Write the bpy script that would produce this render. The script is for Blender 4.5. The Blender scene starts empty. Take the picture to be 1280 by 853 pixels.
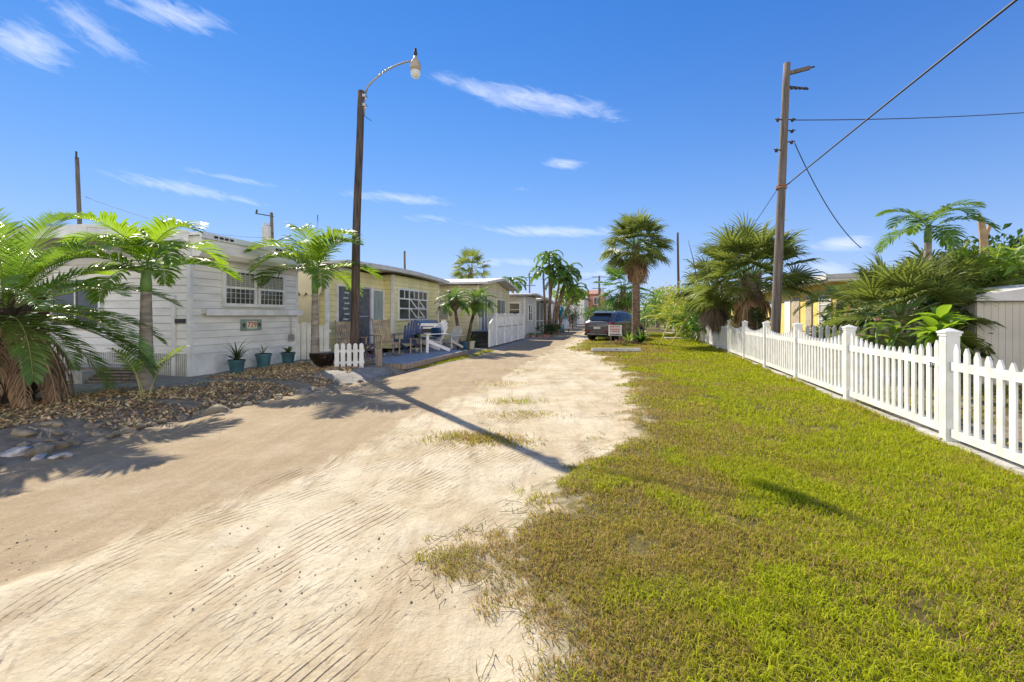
import bpy, bmesh, math, random
import numpy as np
from mathutils import Vector, Matrix
R = math.radians
scene = bpy.context.scene
C = scene.collection

# ---------------------------------------------------------------- camera
EYE = 1.45
cam_data = bpy.data.cameras.new("camera")
cam = bpy.data.objects.new("camera", cam_data)
C.objects.link(cam)
cam.location = (0, 0, EYE)
cam.rotation_euler = (R(90), 0, 0)
cam_data.sensor_width = 36
cam_data.lens = 16
cam_data.shift_y = -0.0254
cam_data.clip_end = 3000
scene.camera = cam
scene.render.resolution_x, scene.render.resolution_y = 1024, 682

# ---------------------------------------------------------------- light
SUN_AZ, SUN_EL = R(-31.0), R(40.0)
sun_vec = Vector((math.sin(SUN_AZ)*math.cos(SUN_EL), math.cos(SUN_AZ)*math.cos(SUN_EL), math.sin(SUN_EL)))
sd = bpy.data.lights.new("sun", 'SUN')
sd.energy = 5.0
sd.angle = R(0.5)
sd.color = (1.0, 0.91, 0.75)
sun = bpy.data.objects.new("sun", sd)
C.objects.link(sun)
sun.rotation_euler = sun_vec.to_track_quat('Z', 'Y').to_euler()

world = bpy.data.worlds.new("World")
scene.world = world
world.use_nodes = True
wn, wl = world.node_tree.nodes, world.node_tree.links
bg = wn["Background"]
bg.inputs[1].default_value = 0.15

def wmath(op, a, b=None, c=None, clamp=False):
    n = wn.new("ShaderNodeMath"); n.operation = op; n.use_clamp = clamp
    for i, v in enumerate((a, b, c)):
        if v is None: continue
        if isinstance(v, (int, float)): n.inputs[i].default_value = v
        else: wl.new(v, n.inputs[i])
    return n.outputs[0]

sky = wn.new("ShaderNodeTexSky")
sky.sky_type = 'NISHITA'
sky.sun_disc = False
sky.sun_elevation = SUN_EL
sky.sun_rotation = SUN_AZ
sky.altitude = 0
sky.air_density = 0.7
sky.dust_density = 0.0
sky.ozone_density = 5.0
hs = wn.new("ShaderNodeHueSaturation")
hs.inputs['Hue'].default_value = 0.5
hs.inputs['Saturation'].default_value = 1.2
hs.inputs['Value'].default_value = .7
wl.new(sky.outputs[0], hs.inputs['Color'])
# soft shoulder on the sky's brightness, the way a camera holds a bright sky: c*k / (1 + c*a)
def vmath(op, a, b):
    n = wn.new("ShaderNodeVectorMath"); n.operation = op
    for i, v in enumerate((a, b)):
        if isinstance(v, tuple): n.inputs[i].default_value = v
        else: wl.new(v, n.inputs[i])
    return n.outputs[0]
sky_c = vmath('DIVIDE', vmath('MULTIPLY', hs.outputs[0], (1.22, 1.48, 2.3)), vmath('ADD', vmath('MULTIPLY', hs.outputs[0], (.20, .30, .31)), (1, 1, 1)))
tc = wn.new("ShaderNodeTexCoord")
sx = wn.new("ShaderNodeSeparateXYZ")
wl.new(tc.outputs['Generated'], sx.inputs[0])
az = wmath('ARCTAN2', sx.outputs[0], sx.outputs[1])
el = wmath('ARCSINE', sx.outputs[2])
# cirrus: (azimuth, elevation, half length, half height in radians, tilt, density)
def sky_angle(u, v):
    u -= 640
    return math.atan2(u, 569), math.atan2(394-v, math.hypot(569, u))
CLOUDS = [(35, 55, .05, .03, -.1, 1.0), (115, 36, .075, .022, -.45, .8), (215, 18, .09, .022, .05, .95),
          (690, 128, .17, .020, -.22, 1.0), (600, 116, .13, .014, -.25, .75), (705, 205, .048, .013, -.1, 1.0), (235, 237, .14, .013, -.08, .8),
          (500, 248, .12, .013, -.03, .9), (535, 273, .08, .015, .0, .55), (645, 237, .045, .006, 0, .45), (470, 197, .04, .006, 0, .4),
          (690, 290, .16, .014, -.03, .9), (640, 328, .17, .012, 0, .6), (1052, 305, .05, .016, 0, 1.0), (300, 225, .10, .008, -.06, .6),
          (1030, 338, .06, .020, 0, .7), (740, 343, .12, .010, 0, .6)]
total = None
for (u, v, sa, se, tilt, dens) in CLOUDS:
    a0, e0 = sky_angle(u, v)
    da = wmath('SUBTRACT', az, a0); de = wmath('SUBTRACT', el, e0)
    ct, st = math.cos(tilt), math.sin(tilt)
    p = wmath('ADD', wmath('MULTIPLY', da, ct/sa), wmath('MULTIPLY', de, st/sa))
    q = wmath('ADD', wmath('MULTIPLY', da, -st/se), wmath('MULTIPLY', de, ct/se))
    r2 = wmath('ADD', wmath('MULTIPLY', p, p), wmath('MULTIPLY', q, q))
    g = wmath('MULTIPLY', wmath('EXPONENT', wmath('MULTIPLY', r2, -1.1)), dens)
    total = g if total is None else wmath('ADD', total, g)
cv = wn.new("ShaderNodeCombineXYZ")
wl.new(wmath('MULTIPLY', az, 9.0), cv.inputs[0])
wl.new(wmath('ADD', wmath('MULTIPLY', el, 34.0), wmath('MULTIPLY', az, 9.0)), cv.inputs[1])
nz = wn.new("ShaderNodeTexNoise")
nz.inputs['Scale'].default_value = 1.6; nz.inputs['Detail'].default_value = 8; nz.inputs['Roughness'].default_value = .68
nz.inputs['Distortion'].default_value = 1.1
wl.new(cv.outputs[0], nz.inputs['Vector'])
# density where mask + noise exceeds a threshold
dd = wmath('SUBTRACT', wmath('ADD', wmath('MULTIPLY', total, .62), nz.outputs['Fac']), .70)
dd = wmath('MULTIPLY', dd, 1.1, clamp=True)
gate = wmath('MULTIPLY', total, 2.5, clamp=True)
dd = wmath('MULTIPLY', wmath('MULTIPLY', dd, gate), .66, clamp=True)
mx = wn.new("ShaderNodeMix"); mx.data_type = 'RGBA'
# unseen bright cumulus added behind the camera as fill light for shaded walls
cw = wn.new("ShaderNodeTexNoise"); cw.inputs['Scale'].default_value = 2.6; cw.inputs['Detail'].default_value = 7; cw.inputs['Roughness'].default_value = .55
wl.new(tc.outputs['Generated'], cw.inputs['Vector'])
back = wmath('MULTIPLY', wmath('SUBTRACT', -.12, sx.outputs[1]), 3.0, clamp=True)
low = wmath('MULTIPLY', wmath('SUBTRACT', .62, sx.outputs[2]), 4.0, clamp=True)
fill_cloud = wmath('MULTIPLY', low, wmath('MULTIPLY', wmath('MULTIPLY', wmath('SUBTRACT', cw.outputs['Fac'], .36), 9.0, clamp=True), back))
fill_cloud_d = wmath('MULTIPLY', fill_cloud, wmath('MULTIPLY', sx.outputs[2], 8.0, clamp=True))
hz = wn.new("ShaderNodeMix"); hz.data_type = 'RGBA'
zz = wmath('SUBTRACT', 1.0, wmath('MAXIMUM', sx.outputs[2], 0.0))
wl.new(wmath('MULTIPLY', wmath('POWER', zz, 4.6), .70), hz.inputs[0]); wl.new(sky_c, hz.inputs[6]); hz.inputs[7].default_value = (2.55, 3.25, 4.25, 1)
wl.new(dd, mx.inputs[0]); wl.new(hz.outputs[2], mx.inputs[6]); mx.inputs[7].default_value = (6.3, 6.25, 6.3, 1)
mb_ = wn.new("ShaderNodeMix"); mb_.data_type = 'RGBA'
wl.new(fill_cloud_d, mb_.inputs[0]); wl.new(mx.outputs[2], mb_.inputs[6]); mb_.inputs[7].default_value = (10.5, 10.0, 9.4, 1)
wl.new(mb_.outputs[2], bg.inputs[0])

scene.view_settings.view_transform = 'Standard'
scene.view_settings.look = 'None'
scene.view_settings.gamma = 1
scene.view_settings.exposure = 0.62
scene.cycles.max_bounces = 7
scene.cycles.diffuse_bounces = 3
scene.cycles.transmission_bounces = 4

# ---------------------------------------------------------------- materials
def mat(name, col, rough=.7, var=.12, scale=4.0, bump=0.0, bscale=40.0, island=0.0, trans=0.0, tcol=None,
        metal=0.0, spec=.5, stretch=None, col2=None, coat=0.0, big=None):
    m = bpy.data.materials.new(name); m.use_nodes = True
    n, l = m.node_tree.nodes, m.node_tree.links
    b = n["Principled BSDF"]
    b.inputs['Roughness'].default_value = rough; b.inputs['Metallic'].default_value = metal
    b.inputs['Specular IOR Level'].default_value = spec
    b.inputs['Coat Weight'].default_value = coat
    geo = n.new("ShaderNodeNewGeometry")
    tcn = n.new("ShaderNodeTexCoord")
    vec = tcn.outputs['Object']
    if stretch:
        mp = n.new("ShaderNodeMapping"); mp.inputs['Scale'].default_value = stretch
        l.new(vec, mp.inputs[0]); vec = mp.outputs[0]
    nz = n.new("ShaderNodeTexNoise"); nz.inputs['Scale'].default_value = scale; nz.inputs['Detail'].default_value = 5
    l.new(vec, nz.inputs['Vector'])
    c = tuple(col)+(1,)
    if col2 is None:
        a = tuple(max(0, x*(1-2.2*var)) for x in col)+(1,); bb = tuple(min(1, x*(1+1.6*var)) for x in col)+(1,)
    else: a, bb = c, tuple(col2)+(1,)
    rp = n.new("ShaderNodeMapRange"); rp.inputs[1].default_value = .32; rp.inputs[2].default_value = .68
    l.new(nz.outputs['Fac'], rp.inputs[0])
    mixn = n.new("ShaderNodeMix"); mixn.data_type = 'RGBA'
    l.new(rp.outputs[0], mixn.inputs[0]); mixn.inputs[6].default_value = a; mixn.inputs[7].default_value = bb
    out = mixn.outputs[2]
    if island:
        h = n.new("ShaderNodeHueSaturation")
        mr = n.new("ShaderNodeMapRange"); mr.inputs[3].default_value = 1-island; mr.inputs[4].default_value = 1+island
        l.new(geo.outputs['Random Per Island'], mr.inputs[0]); l.new(mr.outputs[0], h.inputs['Value'])
        mr2 = n.new("ShaderNodeMapRange"); mr2.inputs[3].default_value = .5-island*.05; mr2.inputs[4].default_value = .5+island*.05
        wnn = n.new("ShaderNodeTexWhiteNoise"); wnn.noise_dimensions = '1D'
        l.new(geo.outputs['Random Per Island'], wnn.inputs['W']); l.new(wnn.outputs['Value'], mr2.inputs[0])
        l.new(mr2.outputs[0], h.inputs['Hue']); l.new(out, h.inputs['Color']); out = h.outputs[0]
    l.new(out, b.inputs['Base Color'])
    if bump:
        bz = n.new("ShaderNodeTexNoise"); bz.inputs['Scale'].default_value = bscale; bz.inputs['Detail'].default_value = 4
        l.new(vec, bz.inputs['Vector'])
        bp = n.new("ShaderNodeBump"); bp.inputs['Strength'].default_value = min(1, bump); bp.inputs['Distance'].default_value = .02*max(1, bump)
        l.new(bz.outputs['Fac'], bp.inputs['Height']); l.new(bp.outputs[0], b.inputs['Normal'])
    if trans:
        tr = n.new("ShaderNodeBsdfTranslucent"); ms = n.new("ShaderNodeMixShader"); ms.inputs[0].default_value = trans
        if tcol:
            mm = n.new("ShaderNodeMix"); mm.data_type = 'RGBA'; mm.inputs[0].default_value = .75
            l.new(out, mm.inputs[6]); mm.inputs[7].default_value = tuple(tcol)+(1,); l.new(mm.outputs[2], tr.inputs[0])
        else: l.new(out, tr.inputs[0])
        l.new(b.outputs[0], ms.inputs[1]); l.new(tr.outputs[0], ms.inputs[2])
        l.new(ms.outputs[0], n["Material Output"].inputs[0])
    return m

M = {}
M['white_vinyl'] = mat('white_vinyl', (.66, .65, .58), .4, .03, 5, col2=(.82, .82, .80))
M['white_paint'] = mat('white_paint', (.82, .81, .77), .55, .07, 3)
M['siding_white'] = mat('siding_white', (.84, .81, .74), .5, .07, 1.2, stretch=(1, 1, 4))
M['siding_yellow'] = mat('siding_yellow', (.86, .78, .40), .55, .06, 1.5)
M['siding_cream'] = mat('siding_cream', (.74, .66, .43), .55, .07, 1.5)
M['cream_paint'] = mat('cream_paint', (.80, .74, .52), .55, .05, 2)
M['siding_grey'] = mat('siding_grey', (.60, .60, .57), .55, .07, 1.5)
M['siding_blue'] = mat('siding_blue', (.50, .62, .70), .55, .07, 1.5)
M['stucco_yellow'] = mat('stucco_yellow', (.78, .58, .16), .8, .06, 2, bump=.3, bscale=60)
M['stucco_pink'] = mat('stucco_pink', (.62, .27, .19), .8, .08, 1)
M['stucco_white'] = mat('stucco_white', (.7, .68, .62), .8, .07, 1)
M['roof_white'] = mat('roof_white', (.62, .60, .56), .6, .1, 1.5)
M['roof_red'] = mat('roof_red', (.42, .20, .13), .8, .15, 2)
M['roof_grey'] = mat('roof_grey', (.33, .31, .29), .8, .15, 2)
M['soffit'] = mat('soffit', (.45, .38, .28), .7, .1)
M['trim_grey'] = mat('trim_grey', (.58, .57, .52), .6, .06)  # pale grey for fascias, fluted skirting and other parts
M['dark'] = mat('dark', (.03, .03, .035), .6, .2)
M['black_paint'] = mat('black_paint', (.035, .035, .04), .35, .2)
M['blinds'] = mat('blinds', (.42, .42, .36), .7, .1, stretch=(1, 1, 12), scale=6)
M['screen'] = mat('screen', (.11, .12, .12), .45, .2, 8)
M['curtain'] = mat('curtain', (.32, .38, .36), .8, .15, stretch=(8, 8, .5), scale=3)
M['deck'] = mat('deck', (.30, .34, .38), .75, .14, 3, bump=.2, stretch=(1, 6, 1))
M['old_wood'] = mat('old_wood', (.30, .235, .18), .85, .2, 5, bump=.5, bscale=30, stretch=(4, 4, .4))
M['pole_wood'] = mat('pole_wood', (.10, .072, .056), .85, .3, 4, bump=.7, bscale=25, stretch=(6, 6, .5))
M['pole_grey'] = mat('pole_grey', (.17, .14, .115), .85, .2, 4, bump=.6, bscale=25, stretch=(6, 6, .4))
M['teak'] = mat('teak', (.40, .31, .19), .6, .15, 6)
M['indigo'] = mat('indigo', (.10, .13, .25), .5, .12)
M['purple'] = mat('purple', (.07, .03, .09), .4, .12)
M['lilac'] = mat('lilac', (.42, .40, .52), .5, .1)
M['navy'] = mat('navy', (.012, .06, .14), .8, .2, 12)
M['teal_pot'] = mat('teal_pot', (.05, .14, .16), .45, .15)
M['blue_pot'] = mat('blue_pot', (.02, .09, .17), .2, .15)
M['cream_pot'] = mat('cream_pot', (.58, .58, .42), .5, .1)
M['glaze'] = mat('glaze', (.016, .009, .007), .15, .2, spec=.8)
M['teal'] = mat('teal', (.02, .25, .33), .7, .15)
M['aqua'] = mat('aqua', (.12, .45, .50), .5, .1)
M['metal'] = mat('metal', (.42, .42, .42), .4, .1, metal=.8)
M['iron'] = mat('iron', (.06, .055, .05), .5, .2, metal=.4)
M['ceramic'] = mat('ceramic', (.32, .15, .10), .3, .1)
M['cable'] = mat('cable', (.035, .035, .035), .6, .1)
M['concrete'] = mat('concrete', (.45, .43, .38), .9, .12, 6, bump=.4)
M['concrete_pale'] = mat('concrete_pale', (.58, .55, .48), .9, .1, 2, bump=.3)
M['stone'] = mat('stone', (.30, .245, .165), .95, .22, 6, bump=.8, bscale=18)
M['coral'] = mat('coral', (.55, .51, .47), .95, .18, 8, bump=1, bscale=25)
M['rock_grey'] = mat('rock_grey', (.21, .195, .17), .95, .2, 6, bump=.8, bscale=18)
M['soil'] = mat('soil', (.10, .075, .05), .95, .3, 8, bump=.8)
M['chip'] = mat('chip', (.58, .40, .20), .85, .25, 9, island=.55)
M['yellow_pole'] = mat('yellow_pole', (.60, .50, .08), .6, .15)
M['car_paint'] = mat('car_paint', (.12, .112, .105), .32, .04, metal=.45, coat=.8)
M['car_dark'] = mat('car_dark', (.02, .02, .022), .5, .1)
M['tyre'] = mat('tyre', (.02, .02, .02), .9, .15)
M['rim'] = mat('rim', (.45, .45, .46), .3, .05, metal=.9)
M['red_lens'] = mat('red_lens', (.28, .01, .02), .15, .1)
M['sign_red'] = mat('sign_red', (.50, .06, .05), .5, .1)
M['sign_green'] = mat('sign_green', (.25, .36, .30), .6, .1)
M['sign_black'] = mat('sign_black', (.02, .02, .02), .5, .05)
M['lamp_glass'] = mat('lamp_glass', (.85, .85, .82), .15, .02, trans=.5)
M['lamp_shade'] = mat('lamp_shade', (.42, .36, .26), .5, .1)
M['shed_metal'] = mat('shed_metal', (.52, .48, .40), .5, .06, 1.5)

def glass_mat(name, tint=(.05, .06, .06), rough=.04):
    m = bpy.data.materials.new(name); m.use_nodes = True
    b = m.node_tree.nodes["Principled BSDF"]
    b.inputs['Base Color'].default_value = tint+(1,); b.inputs['Roughness'].default_value = rough
    b.inputs['Specular IOR Level'].default_value = .7
    return m
M['glass'] = glass_mat('window_glass')
M['glass_blue'] = glass_mat('pale_window_glass', (.13, .17, .20), .1)
M['car_glass'] = glass_mat('car_glass', (.02, .025, .03), .03)

LEAF = dict(rough=.42, island=.35, scale=1.2, var=.2, spec=.5)
M['leaf_bright'] = mat('leaf_bright', (.12, .24, .02), trans=.5, tcol=(.42, .62, .03), **LEAF)
M['leaf_palm'] = mat('leaf_palm', (.08, .155, .022), trans=.42, tcol=(.27, .44, .035), **LEAF)
M['leaf_date'] = mat('leaf_date', (.12, .21, .035), trans=.40, tcol=(.32, .52, .04), rough=.30, island=.35, scale=1.2, var=.2, spec=.8)
M['leaf_sabal'] = mat('leaf_sabal', (.125, .155, .035), trans=.36, tcol=(.34, .42, .06), rough=.5, island=.4, scale=1.2, var=.22, spec=.35)
M['leaf_dark'] = mat('leaf_dark', (.035, .075, .018), trans=.25, tcol=(.12, .26, .03), **LEAF)
M['leaf_yellow'] = mat('leaf_yellow', (.38, .36, .025), trans=.42, tcol=(.55, .55, .04), **LEAF)
M['leaf_lime'] = mat('leaf_lime', (.16, .26, .03), trans=.42, tcol=(.42, .58, .05), **LEAF)
M['leaf_mid'] = mat('leaf_mid', (.06, .14, .02), trans=.38, tcol=(.20, .42, .03), **LEAF)
M['leaf_dead'] = mat('leaf_dead', (.36, .23, .13), rough=.8, island=.35, scale=2, var=.2, trans=.25)
M['leaf_dead_grey'] = mat('leaf_dead_grey', (.22, .17, .125), rough=.85, island=.35, scale=2, var=.2, trans=.2)
M['stem_green'] = mat('stem_green', (.16, .28, .06), .5, .12, 3)
M['stem_yellow'] = mat('stem_yellow', (.34, .34, .10), .5, .15, 3)
M['stem_tan'] = mat('stem_tan', (.40, .27, .14), .7, .15, 3)
M['trunk_grey'] = mat('trunk_grey', (.31, .27, .22), .9, .2, 3, bump=.8, bscale=9, stretch=(1, 1, 3.5))
M['trunk_brown'] = mat('trunk_brown', (.21, .145, .095), .95, .3, 6, bump=1, bscale=14, stretch=(1, 1, 2.5))
M['trunk_dark'] = mat('trunk_dark', (.10, .075, .055), .95, .3, 6, bump=1, bscale=14)
M['flower'] = mat('flower', (.75, .40, .42), .6, .1)
M['grass'] = None

# ---------------------------------------------------------------- mesh builder
class MB:
    def __init__(s): s.v = []; s.f = []; s.m = []; s.n = 0; s.cur = 0
    def add(s, vs, fs, mi=None):
        o = s.n; s.v.extend(vs); s.n += len(vs)
        for f in fs: s.f.append(tuple(i+o for i in f))
        s.m.extend([s.cur if mi is None else mi]*len(fs))
    def box(s, x0, x1, y0, y1, z0, z1, mi=None):
        s.add([(x0,y0,z0),(x1,y0,z0),(x1,y1,z0),(x0,y1,z0),(x0,y0,z1),(x1,y0,z1),(x1,y1,z1),(x0,y1,z1)],
              [(0,3,2,1),(4,5,6,7),(0,1,5,4),(1,2,6,5),(2,3,7,6),(3,0,4,7)], mi)
    def bar(s, a, b, w, h=None, up=(0, 0, 1), mi=None):      # rectangular bar from a to b
        h = w if h is None else h
        a, b = Vector(a), Vector(b); d = (b-a).normalized(); u = Vector(up)
        sd_ = d.cross(u)
        if sd_.length < 1e-4: sd_ = d.cross(Vector((0, 1, 0)))
        sd_.normalize(); u = sd_.cross(d)
        vs = [tuple(p+sd_*(i*w/2)+u*(j*h/2)) for p in (a, b) for (i, j) in ((-1,-1),(1,-1),(1,1),(-1,1))]
        s.add(vs, [(0,1,2,3),(7,6,5,4),(0,4,5,1),(1,5,6,2),(2,6,7,3),(3,7,4,0)], mi)
    def tube(s, pts, rad, n=8, mi=None, cap=True):
        pts = [Vector(p) for p in pts]
        if not hasattr(rad, '__len__'): rad = [rad]*len(pts)
        vs = []; fs = []; pu = None
        for i, p in enumerate(pts):
            d = (pts[min(i+1, len(pts)-1)]-pts[max(i-1, 0)])
            if d.length < 1e-6: d = Vector((0, 0, 1))
            d.normalize()
            if pu is None:
                pu = Vector((1, 0, 0)) if abs(d.x) < .9 else Vector((0, 1, 0))
            u = (pu-d*pu.dot(d)).normalized(); w = d.cross(u); pu = u
            for k in range(n):
                a = 2*math.pi*k/n
                vs.append(tuple(p+(u*math.cos(a)+w*math.sin(a))*rad[i]))
        for i in range(len(pts)-1):
            for k in range(n):
                a = i*n+k; b = i*n+(k+1) % n
                fs.append((a, b, b+n, a+n))
        if cap:
            fs.append(tuple(range(n))[::-1]); fs.append(tuple(range((len(pts)-1)*n, len(pts)*n)))
        s.add(vs, fs, mi)
    def lathe(s, c, prof, n=20, mi=None):
        s.tube([(c[0], c[1], c[2]+z) for r, z in prof], [r for r, z in prof], n, mi, True)
    def prism(s, poly, axis, d0, d1, mi=None):               # 2d polygon extruded along an axis
        def at(p, d):
            return {'x': (d, p[0], p[1]), 'y': (p[0], d, p[1]), 'z': (p[0], p[1], d)}[axis]
        n = len(poly)
        vs = [at(p, d0) for p in poly]+[at(p, d1) for p in poly]
        fs = [tuple(range(n)), tuple(range(2*n-1, n-1, -1))]+[(i, i+n, (i+1) % n+n, (i+1) % n) for i in range(n)]
        s.add(vs, fs, mi)
    def build(s, name, mats, parent=None, smooth=False, loc=(0, 0, 0), rz=0):
        me = bpy.data.meshes.new(name)
        me.from_pydata(s.v, [], s.f)
        if not isinstance(mats, (list, tuple)): mats = [mats]
        for m in mats: me.materials.append(M[m] if isinstance(m, str) else m)
        if len(mats) > 1: me.polygons.foreach_set('material_index', s.m)
        if smooth: me.polygons.foreach_set('use_smooth', [True]*len(s.f))
        me.update()
        o = bpy.data.objects.new(name, me); C.objects.link(o)
        o.location = loc; o.rotation_euler = (0, 0, rz)
        if parent: o.parent = parent
        return o

def bevel(o, w=.01, seg=2):
    b = o.modifiers.new('bevel', 'BEVEL'); b.width = w; b.segments = seg; b.limit_method = 'ANGLE'
    return o

def tag(o, label, cat, group=None, kind=None):
    o['label'] = label; o['category'] = cat
    if group: o['group'] = group
    if kind: o['kind'] = kind
    return o

def empty(name, label, cat, loc=(0, 0, 0), rz=0, group=None):
    o = bpy.data.objects.new(name, None); C.objects.link(o)
    o.empty_display_size = .2
    o.location = loc; o.rotation_euler = (0, 0, rz)
    return tag(o, label, cat, group)

def struct(o, label, cat='ground'):
    o['kind'] = 'structure'; o['label'] = label; o['category'] = cat
    return o

def copy_tree(o, parent=None):
    c = o.copy(); C.objects.link(c)
    if parent: c.parent = parent
    for ch in list(o.children): copy_tree(ch, c)
    return c

def pieces(name, m, parent, boxes):
    for bx_ in boxes:
        q = MB(); q.box(*bx_); q.build(name, m, parent)

def text(name, body, size, m, parent, loc, rot, depth=.002, sx_=1.0):
    cu = bpy.data.curves.new(name, 'FONT'); cu.body = body; cu.size = size; cu.extrude = depth
    cu.align_x = 'CENTER'; cu.align_y = 'CENTER'
    cu.materials.append(M[m])
    tmp = bpy.data.objects.new('tmp', cu); C.objects.link(tmp)
    me = bpy.data.meshes.new_from_object(tmp.evaluated_get(bpy.context.evaluated_depsgraph_get())); me.name = name
    bpy.data.objects.remove(tmp)
    me.transform(Matrix.Diagonal((sx_, 1, 1, 1)))
    o = bpy.data.objects.new(name, me); C.objects.link(o)
    o.location = loc; o.rotation_euler = rot; o.parent = parent
    return o

# surveyed positions: bearing (tangent, from the 16 mm plan) and distance
def spot(u, dist): return (u-640)/569*dist
def high(v, dist): return EYE+(394-v)/569*dist

# ---------------------------------------------------------------- terrain
def vnoise(x, y, seed=0):
    x = np.asarray(x, float); y = np.asarray(y, float)
    xi = np.floor(x).astype(np.int64); yi = np.floor(y).astype(np.int64)
    fx = x-xi; fy = y-yi; fx = fx*fx*(3-2*fx); fy = fy*fy*(3-2*fy)
    def h(a, b):
        n = (a*374761393+b*668265263+seed*1442695041) & 0xFFFFFFFF
        n = ((n ^ (n >> 13))*1274126177) & 0xFFFFFFFF
        n = (n ^ (n >> 16)) & 0xFFFF
        return n/65535.0
    return (h(xi, yi)*(1-fx)+h(xi+1, yi)*fx)*(1-fy)+(h(xi, yi+1)*(1-fx)+h(xi+1, yi+1)*fx)*fy
def fbm(x, y, seed=0, oct=4):
    s = 0; a = .5; t = 0
    for i in range(oct):
        s = s+a*vnoise(np.asarray(x)*2**i, np.asarray(y)*2**i, seed+i*7); t += a; a *= .55
    return s/t
def smooth(a, b, x):
    t = np.clip((x-a)/(b-a), 0, 1); return t*t*(3-2*t)

def road_left(Y): return np.interp(Y, [0, 2.5, 4.2, 5.2, 6.2, 7.4, 8.6, 10, 12, 16.5, 40, 90], [-6.0, -5.4, -4.9, -4.75, -4.5, -4.15, -3.75, -3.1, -2.45, -1.05, 4.0, 16])
def sand_left(Y): return np.interp(Y, [0, 2, 4, 7, 9.6, 14, 22, 40, 90], [-4.4, -2.7, -1.75, -1.1, -.4, .7, 2.6, 6.6, 18])
def lawn_left(Y): return np.interp(Y, [0, 1.8, 2.5, 2.75, 3.3, 3.8, 4.8, 6.3, 8, 11, 14, 16.5, 18.5, 22, 30, 40, 90], [-.1, -.15, -.5, -.6, 0.0, .08, .85, 1.4, 1.95, 2.5, 2.85, 2.9, 2.25, 3.0, 5.0, 7.4, 19])
def fence_x(Y): return 3.42+.273*np.asarray(Y)

def ground_h(X, Y):
    X = np.asarray(X, float); Y = np.asarray(Y, float)
    rl = road_left(Y)
    bed = smooth(.05, .9, rl-X)*(.14*(1-smooth(13, 17, Y))+.03)
    lawn = smooth(-.1, .5, X-lawn_left(Y))*.045
    fx = fence_x(Y)-X
    swale = -.06*np.exp(-((fx-1.6)/.7)**2)*(Y < 40)
    yard = -.03*smooth(0, .3, -fx)
    und = (fbm(X*.8, Y*.8, 3)-.5)*.05+(fbm(X*5, Y*5, 9)-.5)*.012
    near = np.clip(1.2-Y/60, 0, 1)
    return (bed+lawn+swale+yard+und)*near
def gh(x, y): return float(ground_h(np.array([x]), np.array([y]))[0])
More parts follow.
